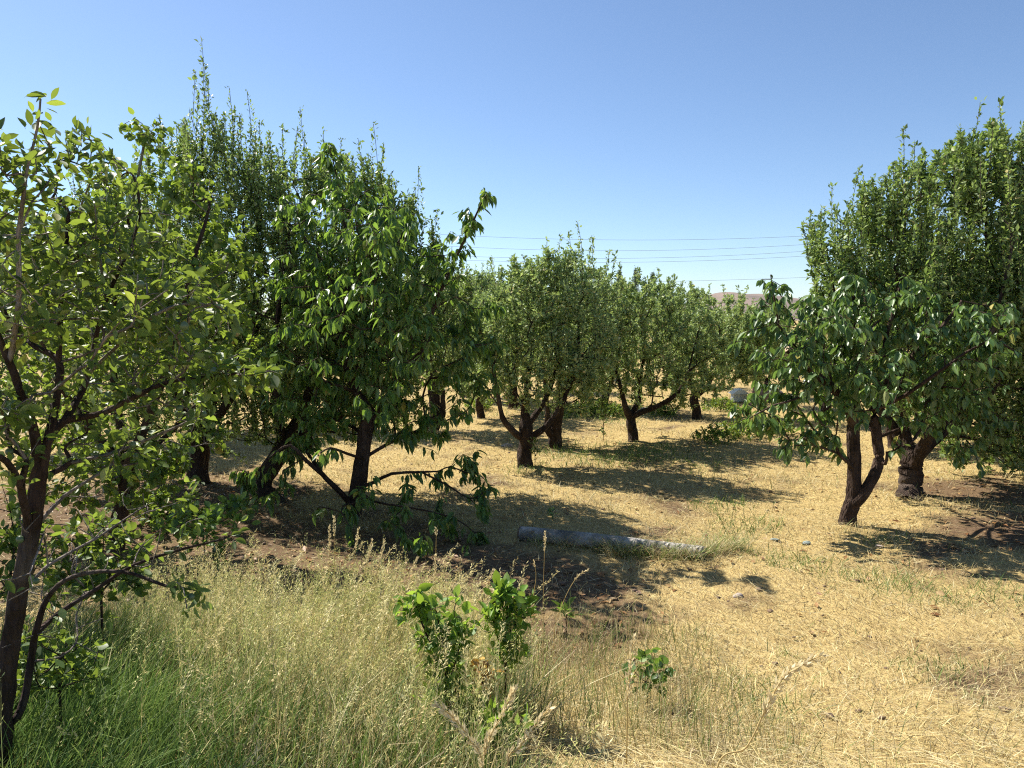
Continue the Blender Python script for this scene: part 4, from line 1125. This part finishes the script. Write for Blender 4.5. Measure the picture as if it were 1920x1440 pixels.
def mown():
    M = Mass()
    # stubble
    x, y = scatter(230000, 2.2, 34, 1.75)
    keep = (rng.random(len(x)) < cover(x, y) * (.75 + .25 * vnoise(x, y, 1.7)) + .04) & (tall_zone(x, y) < .5)
    x, y = x[keep], y[keep]; n = len(x)
    g = green_at(x, y); isg = rng.random(n) < g + .025
    far = np.maximum(1, y / 4.5)
    c = np.where(isg[:, None], pick(GREEN, n), pick(STRAW, n))
    h = rng.uniform(.022, .07, n) * (1 + .6 * isg) * np.minimum(far, 2.0) ** .6 * (1 + .5 * np.clip(vnoise(x, y, 2.3), -.7, 1) + .45 * np.clip(vnoise(x, y, 7.5), -.5, 1))
    az = rng.random(n) * 6.283; tilt = rng.uniform(.1, 1.3, n)
    A = np.stack([np.cos(az) * np.sin(tilt), np.sin(az) * np.sin(tilt), np.cos(tilt)], -1)
    B = np.stack([np.cos(az) * .35, np.sin(az) * .35, -.15 + 0 * az], -1) * rng.random((n, 1))
    pos = np.stack([x, y, hgt(x, y) - .004], -1)
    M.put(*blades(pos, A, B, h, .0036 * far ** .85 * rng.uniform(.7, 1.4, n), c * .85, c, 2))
    # cut straw lying flat, combed in drifts
    x, y = scatter(90000, 2.2, 26, 1.55)
    keep = (rng.random(len(x)) < cover(x, y) * .9 + .2) & (tall_zone(x, y) < .5)
    x, y = x[keep], y[keep]; n = len(x)
    az = 2.2 * vnoise(x, y, .9) + rng.normal(0, .7, n) + (rng.random(n) < .5) * math.pi
    el = rng.uniform(-.04, .28, n)
    A = np.stack([np.cos(az) * np.cos(el), np.sin(az) * np.cos(el), np.sin(el)], -1)
    B = np.stack([-np.sin(az), np.cos(az), 0 * az], -1) * rng.normal(0, .16, (n, 1)) - np.array([0, 0, 1]) * (np.sin(el) * .9)[:, None]
    far = np.maximum(1, y / 4.5)
    h = rng.uniform(.06, .3, n) * (.5 + .5 * rng.random(n))
    c = pick(STRAW, n) * 1.04
    pos = np.stack([x, y, hgt(x, y) + rng.uniform(.004, .045, n) * (.4 + .6 * cover(x, y))], -1)
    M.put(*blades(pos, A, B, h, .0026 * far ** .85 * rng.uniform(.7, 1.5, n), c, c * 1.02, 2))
    # green grass standing in patches
    x, y = scatter(60000, 2.4, 30, 1.2)
    g = green_at(x, y)
    keep = (rng.random(len(x)) < g * .8) & (tall_zone(x, y) < .5)
    x, y = x[keep], y[keep]; n = len(x)
    az = rng.random(n) * 6.283; tilt = rng.uniform(.05, .7, n)
    A = np.stack([np.cos(az) * np.sin(tilt), np.sin(az) * np.sin(tilt), np.cos(tilt)], -1)
    B = np.stack([np.cos(az) * .6, np.sin(az) * .6, -.35 + 0 * az], -1) * rng.random((n, 1))
    far = np.maximum(1, y / 5)
    c = pick(GREEN, n)
    pos = np.stack([x, y, hgt(x, y) - .005], -1)
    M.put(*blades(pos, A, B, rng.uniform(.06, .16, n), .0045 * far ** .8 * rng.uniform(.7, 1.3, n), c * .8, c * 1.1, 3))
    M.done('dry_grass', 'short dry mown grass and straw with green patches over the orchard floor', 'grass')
mown()

def spikelets(M, tips, tans, ln, n, sz, c):
    """small drooping husks along the top `ln` metres of each stalk"""
    k = len(tips)
    t = np.linspace(0, 1, n)[None, :] + rng.normal(0, .03, (k, n))
    az = rng.random((k, n)) * 6.283
    out = np.stack([np.cos(az), np.sin(az), -.25 + 0 * az], -1)
    p = tips[:, None] - tans[:, None] * (t * ln[:, None])[..., None] + out * (.002 + .011 * np.sin(np.clip(t, 0, 1) * 3.0) * rng.random((k, n)))[..., None]
    d = norm(out * .35 + tans[:, None] * .9 + np.array([0, 0, -.2]) + rng.normal(0, .25, (k, n, 3)))
    sd_ = norm(np.cross(d, rng.normal(size=(k, n, 3))))
    L = (sz * rng.uniform(.6, 1.3, (k, n)))[..., None]
    V = np.stack([p, p + d * L * .5 + sd_ * L * .11, p + d * L, p + d * L * .5 - sd_ * L * .11], 2).reshape(-1, 3)
    b0 = (np.arange(k * n) * 4)[:, None]
    T = np.vstack([b0 + np.array([0, 1, 2]), b0 + np.array([0, 2, 3])])
    C = np.repeat(np.repeat(c, n, 0) * rng.uniform(.85, 1.15, (k * n, 1)), 4, 0)
    M.put(V, T, C)

def tall():
    M = Mass()
    # leafy base
    def pts(n):
        x = rng.uniform(-4.4, .5, n); y = rng.uniform(1.5, 4.95, n)
        k = tall_zone(x, y) > .5
        return x[k], y[k]
    x, y = pts(64000); n = len(x)
    px, py, _ = project(np.stack([x, y, hgt(x, y) + .2], -1))
    greenness = np.clip(1.05 - (px - 120) / 800, .5, .97) * np.clip(1.25 - (y - 2.2) * .25, .5, 1.15)
    isg = rng.random(n) < greenness
    c = np.where(isg[:, None], pick(GREEN, n), pick(STRAW, n))
    az = rng.random(n) * 6.283; tilt = np.abs(rng.normal(0, .32, n))
    A = np.stack([np.cos(az) * np.sin(tilt) + np.clip(.45 - px / 1800, .1, .4), np.sin(az) * np.sin(tilt), np.cos(tilt)], -1)
    B = np.stack([np.cos(az) * .5 + .12, np.sin(az) * .5, -.3 + 0 * az], -1) * rng.random((n, 1))
    h = rng.uniform(.12, .44, n) * (1 + .25 * vnoise(x, y, 3) + .25 * vnoise(x, y, 6.5)) * np.where(y < 2.5, .75, 1)
    pos = np.stack([x, y, hgt(x, y) - .01], -1)
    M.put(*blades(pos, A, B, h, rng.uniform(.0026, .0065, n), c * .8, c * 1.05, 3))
    # flowering stalks
    x, y = pts(24000); q_ = .5 + .5 * vnoise(x, y, 6.5); k = rng.random(len(x)) < .35 + .65 * q_; x, y = x[k], y[k]
    px_, py_, _ = project(np.stack([x, y, hgt(x, y) + .25], -1))
    k = (rng.random(len(x)) < np.clip((px_ - 150) / 350 - np.clip((py_ - 1180) / 300, 0, 1) * .55, .07, 1)) & (rng.random(len(x)) < np.clip((y - 1.9) * .7, .1, 1)); x, y = x[k], y[k]; n = len(x)
    c = pick(STRAW, n) * 1.02
    gm = rng.random(n) < .55 + .35 * vnoise(x, y, 4)
    c[gm] = c[gm] * .45 + pick(GREEN, gm.sum()) * .9
    az = rng.normal(.3, 1.6, n); bend = rng.uniform(.02, .3, n)
    A = norm(np.stack([rng.normal(0, .09, n), rng.normal(0, .09, n), np.ones(n)], -1))
    B = np.stack([np.cos(az) * bend, np.sin(az) * bend, -bend * .45], -1)
    h = rng.normal(.46, .09, n).clip(.22, .72) * (1 + .14 * vnoise(x, y, 2) + .2 * vnoise(x, y, 6.5)) * np.where(y < 2.6, .8, 1)
    pos = np.stack([x, y, hgt(x, y) - .01], -1)
    M.put(*blades(pos, A, B, h, rng.uniform(.0016, .0026, n), c * .8, c, 3))
    tan = norm(A + 2 * B)
    spikelets(M, pos + h[:, None] * (A + B), tan, rng.uniform(.07, .16, n), 20, .015, np.clip(c * .75 + np.array([.22, .2, .07]), 0, .85))
    # coarser oat-like heads standing over the rest
    x, y = pts(1500)
    px_, py_, _ = project(np.stack([x, y, hgt(x, y) + .25], -1))
    k = (px_ > 330) & (rng.random(len(x)) < np.clip((y - 2.0) * .6, .1, 1)) ; x, y = x[k], y[k]; n = len(x)
    c = pick(STRAW, n)
    az = rng.normal(.2, 1.5, n); bend = rng.uniform(.05, .42, n)
    A = norm(np.stack([rng.normal(.03, .1, n), rng.normal(0, .1, n), np.ones(n)], -1))
    B = np.stack([np.cos(az) * bend, np.sin(az) * bend, -bend * .5], -1)
    h = rng.normal(.58, .09, n).clip(.35, .8) * np.where(y < 2.9, .8, 1)
    pos = np.stack([x, y, hgt(x, y) - .01], -1)
    M.put(*blades(pos, A, B, h, rng.uniform(.002, .003, n), c * .8, c, 3))
    spikelets(M, pos + h[:, None] * (A + B), norm(A + 2 * B), rng.uniform(.1, .18, n), 34, .02, np.clip(c * .6 + np.array([.36, .31, .15]), 0, .88))
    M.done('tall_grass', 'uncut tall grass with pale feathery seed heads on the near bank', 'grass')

    # loose thin stalks on the right fringe and through the brown shade
    M = Mass()
    x = np.concatenate([rng.uniform(-.1, 1.3, 3000), rng.uniform(.1, 3.4, 700)]); y = np.concatenate([rng.uniform(2.9, 4.9, 3000), rng.uniform(2.3, 4.2, 700)])
    n = len(x)
    c = np.where((rng.random(n) < .35)[:, None], pick(GREEN, n), pick(STRAW, n) * .9)
    az = rng.random(n) * 6.283; bend = rng.uniform(.05, .5, n)
    A = norm(np.stack([rng.normal(0, .22, n), rng.normal(0, .22, n), np.ones(n)], -1))
    B = np.stack([np.cos(az) * bend, np.sin(az) * bend, -bend * .5], -1)
    h = rng.uniform(.08, .36, n) * np.where(np.arange(n) < 3000, np.clip(1.25 - np.abs(x - .55) * .9, .3, 1.2), .5)
    pos = np.stack([x, y, hgt(x, y) - .01], -1)
    M.put(*blades(pos, A, B, h, rng.uniform(.0018, .004, n), c * .8, c, 3))
    k = rng.random(n) < .22
    spikelets(M, (pos + h[:, None] * (A + B))[k], norm(A + 2 * B)[k], rng.uniform(.05, .1, k.sum()), 10, .012, c[k])
    # tufts over the log
    for px, py, m_ in ((1010, 1022, 70), (1060, 1026, 90), (1130, 1030, 260), (1160, 1040, 300), (1200, 1040, 160), (1255, 1045, 300), (1300, 1045, 260), (1340, 1035, 300), (1380, 1030, 200)):
        g0 = ground(px, py); n = m_
        pos = np.stack([g0[0] + rng.normal(0, .07, n), g0[1] - .03 + rng.normal(0, .05, n), np.full(n, g0[2] - .005)], -1)
        az = rng.random(n) * 6.283; bend = rng.uniform(.2, .8, n)
        A = norm(np.stack([np.cos(az) * .35, np.sin(az) * .35, np.ones(n)], -1)); B = np.stack([np.cos(az) * bend, np.sin(az) * bend, -bend * .6], -1)
        c = np.where((rng.random(n) < .35)[:, None], pick(GREEN, n) * 1.3, pick(STRAW, n))
        M.put(*blades(pos, A, B, rng.uniform(.12, .28, n), rng.uniform(.003, .005, n), c * .85, c, 3))
    M.done('loose_stalks', 'loose thin grass stalks and tufts round the log and along the shade', 'grass')
tall()

# big seed heads that stand out one by one
def stalk(pts, d, head, label, rs=.0018, sz=.014, thick=.012, green=False):
    """pts: photo points from the root (in the grass) to the tip; head: length of the seed head in metres"""
    q = np.array(PP(*pts, d=d))
    b = q[0].copy(); b[2] = float(hgt(b[0], b[1]))
    q = np.vstack([b - np.array([0, 0, .01]), q])
    e = np.vstack([2 * q[0] - q[1], q, 2 * q[-1] - q[-2]]); fine = []
    for i in range(len(q) - 1):
        p0, p1, p2, p3 = e[i:i + 4]
        for t in np.linspace(0, 1, 12, endpoint=False):
            fine.append(.5 * (2 * p1 + (p2 - p0) * t + (2 * p0 - 5 * p1 + 4 * p2 - p3) * t * t + (3 * p1 - p0 - 3 * p2 + p3) * t ** 3))
    fine = np.array(fine + [q[-1]])
    root = add('grass_stalk', None, loc=tuple(b)); tag(root, label, 'grass stalk', 'tall grass stalks that stand out')
    T = Tubes(); T.tube(fine, np.linspace(rs * 1.2, rs * .6, len(fine)), 5, 0, 1)
    me = T.mesh('stem', None, b)
    cc = np.tile(np.array([.6, .46, .2]), (len(me.vertices), 1))
    at_ = me.attributes.new('Col', 'FLOAT_COLOR', 'POINT'); at_.data.foreach_set('color', np.hstack([cc, np.ones((len(cc), 1))]).astype(np.float32).ravel())
    me.materials.append(BLADE); add('stem', me, root)
    s = np.concatenate([[0], np.cumsum(np.linalg.norm(np.diff(fine, axis=0), axis=1))])
    n = int(head / .0016)
    u = s[-1] - rng.random(n) * head
    p = np.stack([np.interp(u, s, fine[:, k]) for k in range(3)], -1)
    tn = norm(np.stack([np.interp(u + .004, s, fine[:, k]) - np.interp(u - .004, s, fine[:, k]) for k in range(3)], -1))
    prof = np.sin(np.clip((s[-1] - u) / head, 0, 1) * 2.7 + .25)
    o_ = norm(np.cross(tn, rng.normal(size=(n, 3))))
    p = p + o_ * (thick * .45 * prof * rng.random(n))[:, None]
    dd_ = norm(tn * .95 + o_ * .5); sd_ = np.cross(dd_, norm(np.cross(dd_, rng.normal(size=(n, 3)))))
    L = (sz * rng.uniform(.6, 1.2, n))[:, None]
    V = np.stack([p, p + dd_ * L * .45 + sd_ * L * .17, p + dd_ * L, p + dd_ * L * .45 - sd_ * L * .17], 1).reshape(-1, 3) - b
    b0 = (np.arange(n) * 4)[:, None]
    C = np.repeat((np.array([[.3, .36, .1]]) if green else np.array([[.78, .66, .4]])) * rng.uniform(.7, 1.15, (n, 1)), 4, 0)
    h_ = add('seed_head', mesh_np('seed_head', V, np.vstack([b0 + np.array([0, 1, 2]), b0 + np.array([0, 2, 3])]), mat=BLADE, colors=C), root)
for pts, d, hd, lab in [
    ([(1176, 1350), (1178, 1290), (1188, 1195)], 2.7, .2, 'single upright pale seed head below the broad leaved weed'),
    ([(905, 1440), (880, 1385), (850, 1345), (818, 1322)], 2.0, .19, 'thick seed head at the bottom bowing left under the larger sapling'),
    ([(905, 1440), (920, 1380), (945, 1335), (963, 1290)], 2.05, .18, 'thick seed head at the bottom leaning right from the same tuft'),
    ([(950, 1440), (975, 1400), (1000, 1365), (1030, 1328)], 2.0, .16, 'low seed head at the bottom, rightmost of the near tuft'),
    ([(1345, 1440), (1400, 1400), (1440, 1320), (1475, 1265), (1540, 1228)], 1.95, .2, 'long pale stalk arching right over the sunny mown grass'),
    ([(615, 1120), (617, 1060), (618, 985)], 4.3, .2, 'tall double spike, left one, over the tall grass under the cherry'),
    ([(628, 1120), (627, 1050), (626, 968)], 4.3, .12, 'tallest thin spike standing over the tall grass under the cherry'),
    ([(660, 1120), (664, 1050), (673, 990)], 4.2, .13, 'spike leaning slightly right, left of the dark cherry foot'),
    ([(672, 1130), (685, 1070), (698, 1012)], 4.1, .14, 'middle spike of the three before the dark cherry foot'),
    ([(700, 1130), (710, 1060), (721, 1012)], 4.1, .13, 'rightmost spike of the three before the dark cherry foot'),
    ([(748, 1140), (762, 1090), (783, 1045)], 4.0, .13, 'spike slanting right alone against the brown shade'),
    ([(816, 1140), (817, 1060), (818, 990)], 4.2, .05, 'thin bare stalk standing straight over the larger sapling'),
    ([(812, 1150), (814, 1100), (817, 1040)], 3.9, .16, 'thick upright spike right behind the larger sapling'),
    ([(880, 1180), (905, 1110), (925, 1070)], 3.6, .08, 'thin stalk rising between the two saplings'),
    ([(1018, 1180), (1019, 1100), (1022, 998)], 4.3, .12, 'lone stalk with nodding spikelets in front of the log'),
    ([(1040, 1180), (1060, 1120), (1082, 1082), (1102, 1068)], 4.2, .1, 'lone stalk bowing right over the brown shade'),
    ([(1000, 1130), (1005, 1080), (1000, 1050)], 4.4, .05, 'short bare stalk left of the lone nodding one')]:
    near = d < 2.9
    stalk(pts, d, hd * (1.25 if near else 1), lab, .0026 if near else .0018, .022 if near else .015, .022 if near else .014)

# ------------------------------------------------------------------ fallen leaves on the soil
x, y = scatter(9000, 4.6, 16, .8)
k = rng.random(len(x)) < np.clip(1.15 - cover(x, y), .06, 1); x, y = x[k], y[k]; n = len(x)
lv = Leaves()
az = rng.random(n) * 6.283
lv.put(np.stack([x, y, hgt(x, y) + rng.uniform(.006, .02, n)], -1), np.stack([np.cos(az), np.sin(az), rng.normal(0, .2, n)], -1), UP + rng.normal(0, .35, (n, 3)), rng.uniform(.04, .09, n), rng.uniform(.35, .6, n))
lv.done()
o = lv.build('fallen_leaves', 'small', (DRYLEAF, None), None, np.zeros(3)); tag(o, 'brown fallen leaves scattered on the bare soil under the crowns', 'leaves')

x, y = scatter(5200, 2.6, 14, 1.0)
k = rng.random(len(x)) < np.clip(1.2 - cover(x, y), .1, 1) * .8; k &= tall_zone(x, y) < .5; x, y = x[k], y[k]; n = len(x)
bm = bmesh.new(); bmesh.ops.create_icosphere(bm, subdivisions=1, radius=1)
cv = np.array([v.co[:] for v in bm.verts]); ct = np.array([[v.index for v in f.verts] for f in bm.faces]); bm.free()
sz = rng.gamma(2.0, .004, n).clip(.003, .026)
V = cv[None] * (1 + rng.normal(0, .22, (n, len(cv), 1))) * sz[:, None, None] * np.array([1.2, 1, .7]) + np.stack([x, y, hgt(x, y) + sz * .25], -1)[:, None]
Tt = (ct[None] + (np.arange(n) * len(cv))[:, None, None]).reshape(-1, 3)
o = add('soil_clods', mesh_np('soil_clods', V.reshape(-1, 3), Tt, mat=plain('soil_clod', (0.2, 0.13, 0.085), .95, (0.1, 0.065, 0.042), 25, .4), smooth=False))
tag(o, 'small brown clods and crumbs of soil strewn on the bare ground', 'soil', kind='stuff')
